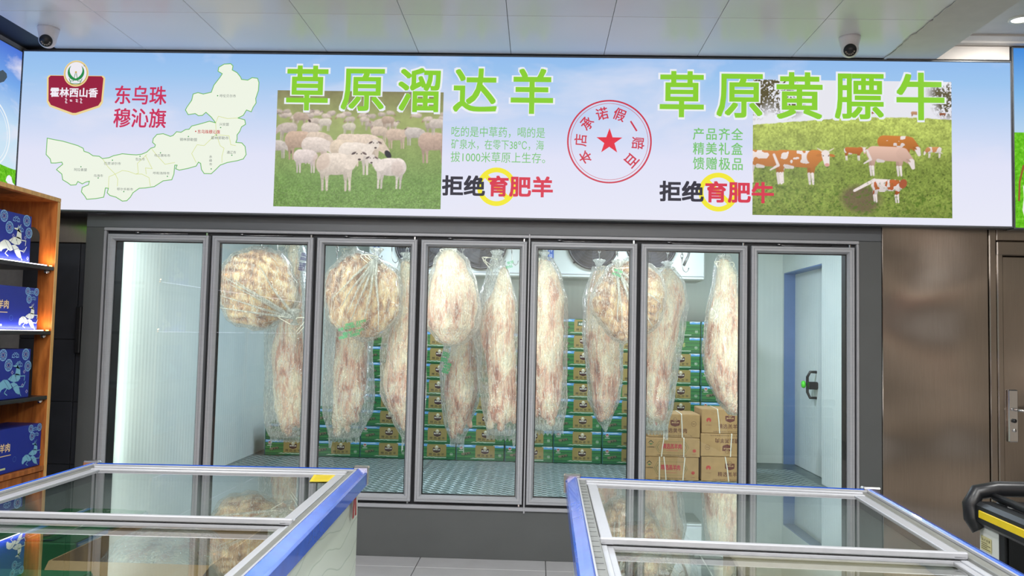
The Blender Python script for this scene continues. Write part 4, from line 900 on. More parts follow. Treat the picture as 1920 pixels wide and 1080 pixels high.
def brown_print(kind, w, h):
    f = Flat()
    if kind == 'beef' or kind == 'lamb':
        c = (w*.52, h*.66); logo_shape(f, c[0], c[1]-.006, .042, mono=(rgb(92, 50, 40), rgb(150, 112, 78), rgb(104, 50, 42), CARDC, rgb(110, 70, 50)), lay=1); f.text('霍林西山香', c[0], c[1]-.004, .062, .012, rgb(196, 164, 120), 8, .03)
        f.text('精选黄牛肉' if kind == 'beef' else '精选羔羊肉', w*.52, h*.30, .205, .040, BR1, 2, .012, 1.1)
        f.text('内蒙古霍林西山香食品有限责任公司', w*.52, h*.07, .29, .012, rgb(100, 70, 50), 2)
        f.ring(w*.88, h*.6, .020, .0225, rgb(110, 76, 52), 2, 28); f.text('臻选', w*.88, h*.6, .026, .012, rgb(100, 70, 50), 2)
        f.ell(w*.13, h*.55, .021, .020, rgb(186, 66, 62), 2); f.poly([(w*.13-.012, h*.55-.02), (w*.13+.012, h*.55-.02), (w*.13, h*.55+.002)], CARDC, 3); f.text('东乌珠穆沁', w*.13, h*.34, .052, .009, rgb(120, 80, 60), 2)
    else:
        f.text('精选羔羊肉', w*.5, h*.56, .165, .045, rgb(188, 46, 72), 3, .022)
        for k in (-1, 1):
            f.line([(w*.5+k*.10, h*.80), (w*.5+k*.115, h*.80), (w*.5+k*.145, h*.5), (w*.5+k*.115, h*.22), (w*.5+k*.10, h*.22)], .002, BRG, 2); f.line([(w*.5+k*.112, h*.68), (w*.5+k*.13, h*.5), (w*.5+k*.112, h*.32)], .003, BRG, 2)
        f.line([(w*.5-.10, h*.80), (w*.5+.10, h*.80)], .0015, BRG, 2); f.line([(w*.5-.10, h*.22), (w*.5+.10, h*.22)], .0015, BRG, 2)
        f.text('BEN TU CAOYUAN', w*.5, h*.35, .09, .006, rgb(188, 80, 90), 3) if False else f.line([(w*.5-.05, h*.33), (w*.5+.05, h*.33)], .003, rgb(188, 80, 90), 3)
        f.text('内蒙古锡林郭勒盟大自然肉业有限公司', w*.5, h*.08, .26, .012, rgb(64, 52, 38), 2)
        x, y = w*.12, h*.70; f.poly([(x-.026, y+.004), (x, y+.028), (x+.026, y+.004), (x+.018, y+.004), (x, y+.018), (x-.018, y+.004)], rgb(52, 60, 42), 2); f.poly([(x-.02, y), (x+.02, y), (x, y-.016)], rgb(84, 116, 70), 2); f.text('大自然肉业', x, y-.033, .062, .012, rgb(48, 42, 34), 2, .02)
        f.ell(w*.90, h*.34, .015, .014, rgb(186, 66, 62), 2); f.text('东乌珠穆沁', w*.90, h*.14, .036, .008, rgb(130, 70, 60), 2)
    return f
CARDC = rgb(176, 142, 98)
def brown_carton(x, y, z, w, d, h, kind, straps, label, flip=False, rz=0):
    o = carton_mesh(w, d, h, CARD); o.location = (x, y, z); o.rotation_euler = (0, 0, rz)
    kw = dict(org=(0, 0, 0)) if not flip else dict(org=(w, 0, h), U=(-1, 0, 0), V=(0, 0, -1))
    brown_print(kind, w, h).build('front_print', o, PRINT, step=.0003, **kw)
    for sx, lean in straps:
        b = MB(); xx = w*sx; t_ = .0045
        path = [(xx, -.003, -.001), (xx+lean*.4, -.004, h*.5), (xx+lean, -.004, h-.004), (xx+lean, .004, h+.004), (xx+lean+.01, d, h+.004)]
        for a, b_ in zip(path, path[1:]):
            b.add([(a[0]-t_, a[1], a[2]), (a[0]+t_, a[1], a[2]), (b_[0]+t_, b_[1], b_[2]), (b_[0]-t_, b_[1], b_[2]), (a[0]-t_, a[1]-.0012, a[2]+.0005), (a[0]+t_, a[1]-.0012, a[2]+.0005), (b_[0]+t_, b_[1]-.0012, b_[2]+.0008), (b_[0]-t_, b_[1]-.0012, b_[2]+.0008)], [(0, 1, 2, 3), (4, 5, 6, 7), (0, 4, 7, 3), (1, 5, 6, 2)])
        b.build('strap', STRAP, o)
    return tag(o, label, 'carton', 'brown strapped cartons on the cold room floor')
BY = 7.40
zA = [FZ+.001]; t1 = at(1260, 856.5, Y=BY).z; t2 = at(1260, 820, Y=BY).z; t3 = at(1260, 775.5, Y=BY).z
ax = at(1205, 860, Y=BY).x; aw = at(1312, 860, Y=BY).x-ax
brown_carton(ax, BY, FZ+.001, aw-.008, .36, t1-FZ-.006, 'red', [(.30, .0), (.42, -.02), (.72, .015)], 'brown carton with red lettering, bottom of the left brown stack')
brown_carton(ax+.012, BY-.004, t1, aw-.012, .36, t2-t1-.005, 'red', [(.31, .02), (.71, .0)], 'brown carton with red lettering, middle of the left brown stack')
brown_carton(ax+.045, BY, t2, aw-.045, .36, t3-t2-.005, 'beef', [(.30, .01), (.66, -.01)], 'brown carton with brown beef lettering, top of the left brown stack')
bx = at(1315, 860, Y=BY).x; s1 = at(1350, 856, Y=BY).z; s2_ = at(1350, 812.5, Y=BY).z; s3 = at(1350, 767, Y=BY).z
brown_carton(bx, BY, FZ+.001, .475, .36, s1-FZ-.006, 'lamb', [(.50, -.03)], 'brown carton with upright brown lamb lettering, bottom of the right brown stack')
brown_carton(bx-.006, BY-.004, s1, .475, .36, s2_-s1-.005, 'lamb', [(.54, .01), (.985, 0)], 'brown carton stacked upside down, middle of the right brown stack', flip=True)
brown_carton(bx+.0, BY, s2_, .475, .36, s3-s2_-.005, 'lamb', [(.33, -.02), (.985, 0)], 'brown carton with white straps, top of the right brown stack')

# ------------------------------------------------------------------ RAIL, CHAINS AND HANGING MEAT
rl = empty('meat_rail', (0, 6.1, 2.36)); tag(rl, 'horizontal steel pipe rail carrying the hanging meat', 'rail')
for yo, nm in ((-.20, 0), (0, 0), (.27, 1)): MB().tube([(-2.74, yo, 0), (2.44, yo, 0)], .017, 12).build('rail_pipe', STEEL, rl)
for x in (-2.0, -.7, .7, 2.0): MB().tube([(x, 0, .0), (x, 0, .26)], .008, 8).tube([(x, -.2, 0), (x, -.2, .26)], .008, 8).tube([(x, .27, .0), (x, .27, .26)], .008, 8).build('hanger', STEEL, rl)
def chain(px, ztop, py_hook, Y, desc):
    p = at(px, 455, Y=Y); zb = at(px, py_hook, Y=Y).z
    e = empty('hook_chain', (p.x, Y, ztop)); tag(e, desc, 'chain', 'steel chains with hooks on the meat rail')
    b = MB(); z = -.01; k = 0; L = ztop-zb-.10
    while -z < L:
        r_ = .0085
        pts = []
        for j in range(10):
            t = 2*math.pi*j/10; u, v = r_*math.cos(t), r_*math.sin(t)*1.0+(.010 if math.sin(t) > 0 else -.010)
            pts.append((u, 0, z-.016+v) if k % 2 == 0 else (0, u, z-.016+v))
        b.tube(pts, .0032, 5, closed=True); z -= .028; k += 1
    b.build('chain_links', STEEL, e)
    hk = MB(); hk.tube([(0, 0, z+.004), (.002, 0, z-.03), (.004, 0, z-.07), (.012, 0, z-.095), (.030, 0, z-.108), (.046, 0, z-.095), (.050, 0, z-.075)], .004, 6); hk.build('hook', STEEL, e)
    return e

def interp(st, y):
    if y <= st[0][0]: return st[0][1:]
    for a, b in zip(st, st[1:]):
        if y <= b[0]:
            t = (y-a[0])/(b[0]-a[0]); t = t*t*(3-2*t)*.5+t*.5; return tuple(a[k]+(b[k]-a[k])*t for k in (1, 2))
    return st[-1][1:]
def world_st(st, Y):
    out = []
    for (y, a, b) in st:
        A, B = at(a, y, Y=Y), at(b, y, Y=Y); out.append(((A.z+B.z)/2, A.x, B.x))
    return sorted(out)
def loft(st, Y, rows=90, n=56, depth=.62, amp=.08, fr=6., seed=0, pleat=0, org=Vector((0, 0, 0)), dmax=.14, capz=.03, muscle=0):
    """closed body through stations (z, xl, xr); displaced by folds"""
    z0, z1 = st[0][0], st[-1][0]; V = []; so = Vector((seed*3.1, seed*1.7, seed*2.3))
    for i in range(rows+1):
        t = i/rows; z = z0+(z1-z0)*t; xl, xr = interp(st, z); cx, hw = (xl+xr)/2, (xr-xl)/2
        e = min(1, min(t, 1-t)/capz*1.0); e = math.sqrt(max(0, 1-(1-e)**2)); hw_ = hw*max(e, .02); hd = min(hw*depth, dmax)*max(e, .02)
        for k in range(n):
            a = 2*math.pi*k/n; c, s_ = math.cos(a), math.sin(a)
            p = Vector((cx+hw_*c, Y+hd*s_, z)); q = (p+so)*fr; q.z *= .45
            d = noise.noise(q)*1.0+.5*noise.noise(q*2.3)+.22*noise.noise(q*5.1)
            g = 1+amp*d
            if muscle: g += muscle*math.sin(3*a+noise.noise((p+so)*3)*5)*.5
            if pleat: g += pleat*abs(noise.noise(Vector((c*7+seed, s_*7, z*1.6))))*(1+1.5*max(0, (t-.75)*4))
            V.append((cx+hw_*c*g-org.x, Y+hd*s_*g-org.y, z-org.z))
    F = [(i*n+k, i*n+(k+1) % n, (i+1)*n+(k+1) % n, (i+1)*n+k) for i in range(rows) for k in range(n)]
    F += [tuple(range(n))[::-1], tuple(rows*n+k for k in range(n))]
    return V, F
def tie(e, org, px, py, Y, seed, tails=3, top=22, spread=12):
    """gathered bag neck with a twine loop"""
    c = at(px, py, Y=Y); r = random.Random(seed)
    st = [(c.z-.05, c.x-.035, c.x+.035), (c.z-.02, c.x-.012, c.x+.012), (c.z+.0, c.x-.010, c.x+.010), (c.z+.03, c.x-.026, c.x+.026), (c.z+.055, c.x-.04, c.x+.036), (c.z+.07, c.x-.03, c.x+.03)]
    V, F = loft(st, Y, 22, 36, .8, .5, 18, seed, .5, org, .05, .1)
    MB().add(V, F, True).build('gathered_neck', BAGT, e)
    b = MB()
    for k in range(tails):
        a = r.uniform(-.07, .07); l = r.uniform(.05, .13); p0 = c-org
        pts = [p0+Vector((0, -.02, 0))]
        for j in range(1, 9):
            t = j/8; pts.append(p0+Vector((math.sin(t*math.pi)*(.03+abs(a))*(1 if a > 0 else -1)+a*t*.4, -.02-.03*math.sin(t*math.pi), .025*math.sin(t*math.pi*.8)-l*t*t)))
        b.tube(pts, .0022, 5)
    b.lathe([(.012, -.006), (.015, 0), (.012, .006)], 12, tuple(c-org), 'z')
    b.build('twine', STRING, e)
def carcass(label, meat, bag, Y, seed, tiept=None, stubs=(), mat=None, milk=None, corner=True):
    st = world_st(meat, Y); org = Vector(((st[-1][1]+st[-1][2])/2, Y, st[-1][0]))
    e = empty('hanging_carcass', org); tag(e, label, 'meat', 'bagged lamb carcasses hanging in the cooler')
    b = MB(); V, F = loft(st, Y, 110, 60, .66, .12, 7, seed, 0, org, .13, .03, .05); b.add(V, F, True)
    for (x0, y0, x1, y1, r0, r1) in stubs:
        A, B = at(x0, y0, Y=Y-.02), at(x1, y1+2, Y=Y-.01); m = [A.lerp(B, t)-org for t in (0, .3, .6, .85, 1.0)]
        b.tube([tuple(p+Vector((.004*math.sin(i*2), 0, 0))) for i, p in enumerate(m)], [r0, r0*.92, (r0+r1)/2*.85, r1*1.12, r1*.7], 14)
    b.build('carcass', mat or MEAT, e)
    if stubs: bag = bag[:-1]+[(bag[-1][0]+16, bag[-1][1]+4, bag[-1][2]-4)]
    sb = world_st(bag, Y); V, F = loft(sb, Y, 120, 90, .85, .07, 10, seed+31, .14, org, .175, .012)
    MB().add(V, F, True).build('plastic_bag', BAG, e)
    if corner:   # crumpled bag hem and pointed corners under the meat
        zb, xl, xr = sb[0]; rr = random.Random(seed); hb = MB(); vs = []; nn = 26
        for k in range(nn+1):
            t = k/nn; x = xl-.01+(xr-xl+.02)*t; zt = zb+.05+.01*math.sin(k*1.3); z_ = zb-.012-.022*abs(math.sin(k*.9+seed))-(.045 if (k < 3 and seed % 2) or (k > nn-3 and not seed % 2) else 0)
            yw = Y+.025*math.sin(k*1.7+seed)
            vs += [(x-org.x, yw*1-org.y, zt-org.z), (x-org.x, yw+.02*math.cos(k*2.1)-org.y, (zt+z_)/2-org.z), (x-org.x, yw+.01-org.y, z_-org.z)]
        fs = []
        for k in range(nn):
            for j in (0, 1): fs.append((k*3+j, k*3+3+j, k*3+4+j, k*3+1+j))
        hb.add(vs, fs, True); hb.build('bag_hem', BAGT, e, fix=False)
    if tiept: tie(e, org, tiept[0], tiept[1], Y, seed)
    return e, org
def rib_rack(label, px, py, rx, ry, ang, Y, seed, tiept, rib_ang=.3):
    """round folded flank with rib ridges, in a knotted clear bag"""
    c = at(px, py, Y=Y); kx = (at(px+rx, py, Y=Y)-at(px-rx, py, Y=Y)).length/2; kz = (at(px, py+ry, Y=Y)-at(px, py-ry, Y=Y)).length/2
    e = empty('hanging_rib_rack', c); tag(e, label, 'meat', 'bagged rib racks hanging in the cooler')
    C = []
    def disc(k, dep, amp, fr, sd, ribs, pleat, n=96, rows=54):
        V = []; C.clear(); tp = at(tiept[0], tiept[1], Y=Y)-c
        for i in range(rows+1):
            th = math.pi*i/rows     # pole along -Y/+Y
            for j in range(n):
                ph = 2*math.pi*j/n; r_ = math.sin(th)**.72 if ribs else math.sin(th)**.8
                x, z = kx*k*r_*math.cos(ph), kz*k*r_*math.sin(ph)
                xx, zz = x*math.cos(ang)-z*math.sin(ang), x*math.sin(ang)+z*math.cos(ang)
                out = 1+(.13 if ribs else .10)*noise.noise(Vector((math.cos(ph)*1.5+seed, math.sin(ph)*1.5, 0)))+(.05*noise.noise(Vector((math.cos(ph)*5+sd, math.sin(ph)*5, 0))))
                xx *= out; zz *= out
                y = -dep*math.copysign(abs(math.cos(th))**.8, math.cos(th))
                q = Vector((xx, y, zz))*fr+Vector((sd, 0, 0)); d = noise.noise(q)+.5*noise.noise(q*2.4)
                if ribs:
                    u = -xx*math.sin(rib_ang)+zz*math.cos(rib_ang)+.25*(xx*math.cos(rib_ang)+zz*math.sin(rib_ang))**2
                    rb = min(1, abs(math.sin(u*50+noise.noise(q*.8)*2.6+noise.noise(q*3)*.6))**.8*(.75+.5*noise.noise(q*1.7+Vector((5, 5, 5))))); C.append(rb)
                    y += (-.020*rb)*(1 if y < 0 else -1)*min(1, math.sin(th)*1.4)
                    y += amp*d*.35*(1 if y < 0 else -1)
                else:
                    v = Vector((xx-tp.x, 0, zz-tp.z)); an = math.atan2(v.z, v.x); near = max(0, 1-v.length/(kz*1.6))
                    y += (amp*d*.5+pleat*(.25+near)*abs(noise.noise(Vector((math.cos(an)*9+sd, math.sin(an)*9, v.length*1.5)))))*(-1 if y < 0 else 1)
                V.append((xx, y, zz))
        F = [(i*n+j, i*n+(j+1) % n, (i+1)*n+(j+1) % n, (i+1)*n+j) for i in range(rows) for j in range(n)]
        return V, F
    V, F = disc(.94, .085, .05, 6, seed, True, 0); ro = MB().add(V, F, True).build('rib_meat', RIBM, e)
    ca = ro.data.color_attributes.new('Rib', 'FLOAT_COLOR', 'POINT'); ca.data.foreach_set('color', [v_ for r_ in C for v_ in (r_, r_, r_, 1.)])
    V, F = disc(1.03, .115, .03, 9, seed+9, False, .03); MB().add(V, F, True).build('plastic_bag', BAG, e)
    tie(e, c, tiept[0], tiept[1], Y-.08, seed)
    # stretched folds of film running to the knot
    tp = at(tiept[0], tiept[1], Y=Y-.10)-c; r = random.Random(seed); b = MB()
    for k in range(6):
        a = math.atan2(-tp.z, -tp.x)+r.uniform(-1.0, 1.0); L = r.uniform(.6, 1.15)
        q = Vector((kx*L*math.cos(a), -.11, kz*L*math.sin(a)))+tp*.2
        pts = [tp.lerp(q, t)+Vector((.006*math.sin(t*7+k), -.016*math.sin(t*math.pi), 0)) for t in [j/10 for j in range(11)]]
        b.tube([tuple(p) for p in pts], [.011*(1-j/12)+.0015 for j in range(11)], 6)
    b.build('film_folds', BAGT, e)
    return e, c
def green_text(e, c, px, py, w, h, rot, Y, n=3, col=None):
    f = Flat(); p = at(px, py, Y=Y); r = random.Random(int(px))
    for k in range(n): f.text(('草原', '绿色食品', '鲜羊')[k % 3], p.x-c.x+r.uniform(-w/3, w/3), p.z-c.z+h*(.5-k/n), w*.8, h/n*.7, col or rgb(44, 140, 90), 0, .02, rot=rot)
    f.build('bag_print', e, PRINT, org=(0, Y-c.y, 0), step=.001)
e, c = carcass('long bagged carcass hanging behind the leftmost round rib rack', [(452, 545, 560), (470, 540, 558), (520, 538, 564), (600, 520, 568), (660, 509, 568), (720, 512, 569), (760, 515, 566), (790, 522, 560), (808, 532, 548)],
        [(446, 540, 562), (480, 530, 573), (540, 505, 577), (620, 498, 577), (720, 498, 577), (790, 499, 576), (806, 503, 562)], 6.37, 1, (547, 464), ((528, 770, 533, 808, .035, .022), (552, 750, 560, 800, .03, .016), (540, 760, 541, 816, .04, .026)))
e, c = rib_rack('round rib rack in a knotted clear bag, leftmost of the hanging meat', 482, 540, 73, 79, -.15, 5.86, 2, (553, 597), -.25)
green_text(e, c, 566, 500, .07, .14, 1.4, 5.74, 2, rgb(60, 60, 90))
e, c = carcass('bagged carcass hanging below the second round rib rack', [(480, 645, 690), (520, 638, 694), (600, 632, 694), (650, 630, 691), (700, 627, 689), (750, 625, 684), (785, 622, 668), (805, 624, 650)],
        [(460, 650, 668), (500, 632, 698), (600, 612, 698), (700, 610, 698), (770, 607, 696), (806, 614, 676)], 6.37, 3, (660, 470), ((636, 770, 632, 816, .045, .028), (660, 750, 668, 790, .045, .03), (648, 780, 652, 808, .03, .02)))
e, c = rib_rack('round rib rack with green print on its bag, second from the left', 680, 555, 72, 84, .25, 5.86, 4, (706, 482), 1.15)
green_text(e, c, 665, 622, .20, .12, .25, 5.72, 4)
e, c = carcass('slim bagged carcass hanging behind the mullion right of the second rib rack', [(488, 752, 768), (530, 748, 782), (600, 735, 792), (660, 724, 797), (720, 719, 796), (760, 727, 790), (790, 742, 782), (808, 756, 772)],
        [(482, 750, 770), (530, 738, 788), (600, 726, 796), (660, 716, 800), (740, 716, 798), (790, 738, 790), (812, 752, 778)], 6.10, 5, (764, 490), ((752, 770, 758, 805, .035, .018), (770, 765, 768, 800, .03, .018)))
e, c = carcass('bagged carcass hanging below the oval bagged shoulder', [(560, 850, 892), (620, 848, 896), (680, 839, 898), (740, 834, 894), (775, 838, 886), (800, 840, 872), (815, 845, 860)],
        [(550, 845, 890), (620, 840, 904), (690, 826, 902), (750, 828, 897), (790, 832, 884), (816, 842, 872)], 6.40, 6, (868, 552), ((852, 775, 850, 820, .042, .026), (876, 760, 882, 800, .03, .018), (862, 780, 864, 812, .03, .02)))
green_text(e, c, 836, 690, .10, .16, 1.3, 6.20, 2)
e, c = carcass('oval bagged shoulder of lamb tied at the top, left in the fourth door', [(468, 832, 852), (490, 818, 872), (530, 806, 890), (580, 802, 897), (610, 806, 892), (635, 822, 874), (646, 836, 858)],
        [(462, 832, 850), (490, 814, 878), (530, 802, 894), (580, 799, 901), (612, 802, 896), (638, 818, 878), (650, 836, 860)], 5.84, 7, (842, 472), (), None, None, False)
e, c = carcass('pink bagged carcass with white top knot, right in the fourth door', [(500, 938, 952), (540, 926, 960), (575, 906, 966), (600, 896, 968), (625, 902, 967), (680, 912, 969), (740, 916, 969), (775, 914, 966), (796, 920, 955)],
        [(476, 924, 940), (520, 912, 956), (570, 895, 968), (620, 888, 971), (680, 896, 972), (760, 904, 972), (802, 910, 968)], 6.08, 8, (930, 486), ((925, 770, 918, 802, .04, .026), (945, 770, 938, 806, .04, .026), (960, 750, 964, 792, .03, .02)))
green_text(e, c, 955, 500, .06, .06, .3, 5.95, 2)
e, c = carcass('bagged carcass hanging directly right of the centre seam', [(486, 1008, 1032), (520, 998, 1046), (560, 990, 1058), (620, 990, 1058), (700, 992, 1056), (750, 1000, 1052), (778, 1010, 1044), (790, 1020, 1036)],
        [(480, 1006, 1034), (520, 994, 1050), (560, 988, 1062), (650, 988, 1062), (750, 992, 1062), (792, 998, 1058)], 6.1, 9, (1020, 488), ((1030, 750, 1034, 796, .042, .03), (1004, 740, 1006, 780, .03, .022)))
e, c = carcass('smooth bagged carcass hanging below the third round rib rack', [(505, 1112, 1148), (560, 1102, 1152), (620, 1100, 1160), (700, 1106, 1163), (745, 1109, 1156), (770, 1114, 1148), (788, 1126, 1140)],
        [(498, 1112, 1145), (560, 1094, 1160), (620, 1092, 1167), (690, 1099, 1167), (750, 1105, 1160), (780, 1116, 1148), (795, 1130, 1141)], 6.37, 10, (1122, 502), ((1128, 740, 1126, 788, .045, .028), (1142, 740, 1146, 775, .03, .02)), None, None, False)
e, c = rib_rack('round rib rack hanging across the sixth mullion, right of centre', 1180, 560, 68, 78, -.2, 5.86, 11, (1158, 505), -.15)
green_text(e, c, 1160, 515, .08, .05, -.3, 5.72, 2)
e, c = carcass('bagged carcass in the sixth door, left, with bumpy bag outline', [(502, 1243, 1260), (530, 1232, 1278), (565, 1214, 1286), (600, 1208, 1276), (680, 1201, 1262), (740, 1201, 1254), (770, 1206, 1249), (788, 1216, 1243)],
        [(498, 1242, 1262), (530, 1226, 1284), (575, 1206, 1290), (600, 1200, 1284), (690, 1196, 1272), (760, 1198, 1262), (792, 1204, 1254)], 6.37, 12, (1252, 506), ((1240, 745, 1240, 786, .045, .034), (1208, 730, 1210, 780, .03, .02)))
e, c = carcass('last bagged carcass hanging at the right end, tied with white string', [(484, 1346, 1366), (520, 1342, 1380), (600, 1328, 1390), (660, 1321, 1392), (700, 1326, 1391), (740, 1342, 1390), (765, 1362, 1388), (776, 1370, 1384)],
        [(480, 1345, 1370), (520, 1338, 1383), (600, 1324, 1394), (660, 1318, 1397), (710, 1324, 1396), (750, 1345, 1394), (780, 1366, 1390)], 6.10, 13, (1358, 494), (), MEAT, None, False)
for i, (px, py, Y, d) in enumerate(((490, 462, 5.9, 'hook chain above the leftmost rib rack'), (520, 470, 6.1, 'second hook chain above the leftmost rib rack'), (545, 466, 6.37, 'hook chain at the right side of the second door'), (633, 498, 6.1, 'empty hook chain left in the third door'), (659, 472, 6.37, 'hook chain above the second rib rack'), (704, 484, 5.9, 'hook chain hidden in the second rib rack knot'),
                           (735, 488, 6.1, 'thin hook chain beside the left fan'), (764, 492, 6.1, 'hook chain carrying the slim carcass behind the mullion'), (845, 474, 5.9, 'hook chain carrying the oval bagged shoulder'), (868, 556, 6.40, 'hook chain behind the oval bagged shoulder'), (936, 492, 6.1, 'hook chain above the pink carcass'), (960, 492, 6.1, 'empty hook chain right in the fourth door'),
                           (1022, 486, 6.1, 'hook chain above the carcass beside the centre seam'), (1124, 502, 6.37, 'hook chain in front of the third fan'), (1158, 500, 5.9, 'hook chain carrying the third rib rack'), (1252, 504, 6.37, 'hook chain in front of the fourth fan'), (1279, 505, 6.1, 'empty hook chain right of the fourth fan'), (1360, 490, 6.1, 'hook chain above the last carcass at right'))):
    chain(px, 2.345, py, Y, d)
pipe = MB(); p0 = at(1296, 460, Y=6.9); pipe.tube([(p0.x, 6.9, 2.60), (p0.x, 6.9, p0.z), (p0.x-.03, 6.9, p0.z-.10), (p0.x-.06, 6.9, p0.z-.17)], .012, 10)
tag(pipe.build('drain_hose', STEEL), 'short grey bent hose hanging at the right cooling unit', 'hose')

# ------------------------------------------------------------------ ISLAND FREEZERS
def quad_map(c, org):   # c: near-left, near-right, far-right, far-left ; local metres -> world
    NL, NR, FR, FL = [Vector((*p, 0)) for p in c]; Wd = ((FR-FL).length+(NR-NL).length)/2; Ln = ((FL-NL).length+(FR-NR).length)/2
    def f(p):
        u, v = p.x/Wd, p.y/Ln; q = (NL*(1-u)+NR*u)*(1-v)+(FL*(1-u)+FR*u)*v
        return (q.x-org.x, q.y-org.y, p.z)
    return f, Wd, Ln
def mk_side():
    t = NT('wave_print_side'); v = t.coords((1, 1, 1)); w = t.n('ShaderNodeTexWave', wave_type='BANDS', bands_direction='Z', ins={'Scale': 2.2, 'Distortion': 5.5, 'Detail': 1.5, 'Detail Scale': .8}); t.l(v, w.inputs[0])
    c = t.ramp(w.outputs[0], [(.40, rgb(205, 214, 200)), (.5, rgb(178, 190, 176)), (.58, rgb(204, 213, 200))]); return t.done(t.pr(c, .25, 0, .5))
SIDE = mk_side()
def freezer(name_label, quad, Z, divY, lidsY, rulers=None):
    org = Vector((sum(p[0] for p in quad)/4, sum(p[1] for p in quad)/4, 0)); f, Wd, Ln = quad_map(quad, org)
    e = empty('chest_freezer', org); tag(e, name_label, 'freezer')
    M_ = lambda: MB(f)
    ins = .035; t = .055; zb = Z-.075
    b = M_()
    b.box(ins, Wd-ins, Ln-ins-t, Ln-ins, .09, zb); b.box(ins, Wd-ins, ins, ins+t, .09, zb); b.box(ins, ins+t, ins+t, Ln-ins-t, .09, zb); b.box(Wd-ins-t, Wd-ins, ins+t, Ln-ins-t, .09, zb); b.box(ins+t, Wd-ins-t, ins+t, Ln-ins-t, .09, .16)
    b.build('cabinet_body', SIDE, e)
    b = M_(); k = ins+t
    b.box(k, Wd-k, Ln-k-.006, Ln-k-.001, .161, zb+.02); b.box(k, Wd-k, k+.001, k+.006, .161, zb+.02); b.box(k+.001, k+.006, k+.006, Ln-k-.006, .161, zb+.02); b.box(Wd-k-.006, Wd-k-.001, k+.006, Ln-k-.006, .161, zb+.02); b.box(k, Wd-k, k, Ln-k, .161, .168)
    b.build('inner_liner', simple('freezer_liner', rgb(196, 200, 200), .35) if 'freezer_liner' not in MATS else MATS['freezer_liner'], e)
    b = M_(); b.box(ins+.02, Wd-ins-.02, ins+.02, Ln-ins-.02, .0, .0895); b.build('plinth', BLACK, e)
    bw_ = .042
    def rail(x0, x1, y0, y1, side):
        # sloped band: outer edge lower
        b = M_(); q = [(x0, y0), (x1, y0), (x1, y1), (x0, y1)]; hi, lo_ = Z, Z-.012
        zt = {'l': (lo_, hi, hi, lo_), 'r': (hi, lo_, lo_, hi), 'f': (hi, hi, lo_, lo_), 'n': (lo_, lo_, hi, hi)}[side]
        v = [(x, y, Z-.066) for x, y in q]+[(x, y, z_-.006) for (x, y), z_ in zip(q, zt)]
        s_ = .006; q2 = [(x0+s_, y0+(s_ if side in 'n' else 0)), (x1-s_, y0+(s_ if side in 'n' else 0)), (x1-s_, y1-(s_ if side == 'f' else 0)), (x0+s_, y1-(s_ if side == 'f' else 0))]
        v += [(x, y, z_) for (x, y), z_ in zip(q2, zt)]
        b.add(v, [(3, 2, 1, 0), (0, 1, 5, 4), (1, 2, 6, 5), (2, 3, 7, 6), (3, 0, 4, 7), (4, 5, 9, 8), (5, 6, 10, 9), (6, 7, 11, 10), (7, 4, 8, 11), (8, 9, 10, 11)]); b.build('blue_rail', BLUE, e)
    rail(0, bw_, .0, Ln-.03, 'l'); rail(Wd-bw_, Wd, .0, Ln-.03, 'r'); rail(.03, Wd-.03, Ln-bw_*.8, Ln, 'f'); rail(.03, Wd-.03, 0, bw_, 'n')
    for x in (0, Wd):
        s_ = 1 if x == 0 else -1
        x0, x1 = sorted((x-s_*.006, x+s_*.060)); M_().box(x0, x1, Ln-.036, Ln+.004, Z-.07, Z+.007, .006).build('corner_cap', CHROME, e)
    # stepped aluminium track
    def ring(i0, i1, z0, z1, mat, nm, bev=.002):
        b = M_(); b.box(i0, i1, i0, Ln-i0, z0, z1, bev); b.box(Wd-i1, Wd-i0, i0, Ln-i0, z0, z1, bev); b.box(i1, Wd-i1, Ln-i1, Ln-i0, z0, z1, bev); b.box(i1, Wd-i1, i0, i1, z0, z1, bev); return b.build(nm, mat, e)
    ring(bw_-.002, bw_+.034, Z-.070, Z-.012, ALU_D, 'track_outer'); ring(bw_+.032, bw_+.052, Z-.070, Z-.022, ALU, 'track_inner'); ring(bw_+.0, bw_+.006, Z-.012, Z-.003, ALU_L, 'track_lip', .001)
    # two sliding lids
    x0, x1 = bw_+.036, Wd-bw_-.036; fw = .034
    def lid(y0, y1, z, label, farbar, nearbar):
        L_ = M_().box(x0+fw-.006, x1-fw+.006, y0+.02, y1-.02, z-.002, z+.003).build('glass_lid', LIDGLASS, e); L_['label'] = label
        for q in (x0, x1-fw): M_().box(q, q+fw, y0, y1, z, z+.009, .002).build('lid_frame', ALU_L, L_)
        for (ya, yb, hh_) in ((y1-.020, y1, .016), (y1-.046, y1-.030, .011), (y0, y0+.018, .018), (y0+.026, y0+.044, .011)):
            M_().box(x0-.004, x1+.004-(.0), ya, yb, z, z+hh_, .003).build('lid_bar', ALU_L, L_)
        for (ya, yb) in ((y1-.031, y1-.019), (y0+.017, y0+.027)): M_().box(x0, x1, ya, yb, z, z+.004).build('lid_groove', ALU_D, L_)
        return L_
    v = lambda yw: yw/Ln
    lid(divY, Ln-bw_-.034, Z-.020, 'raised far sliding lid', 1, 1); lid(bw_+.036, divY+.05, Z-.036, 'lower near sliding lid', 1, 1)
    bz = .618; b = M_(); k = ins+t+.012      # wire basket floor that carries the goods
    n_ = int((Wd-2*k)/.075)
    for i in range(n_+1): x = k+(Wd-2*k)*i/n_; b.box(x-.0025, x+.0025, k, Ln-k, bz-.004, bz)
    n_ = int((Ln-2*k)/.15)
    for i in range(n_+1): y = k+(Ln-2*k)*i/n_; b.box(k-.010, Wd-k+.010, y-.003, y+.003, bz-.010, bz-.004)
    b.build('wire_basket', WHITE, e)['kind'] = 'stuff'
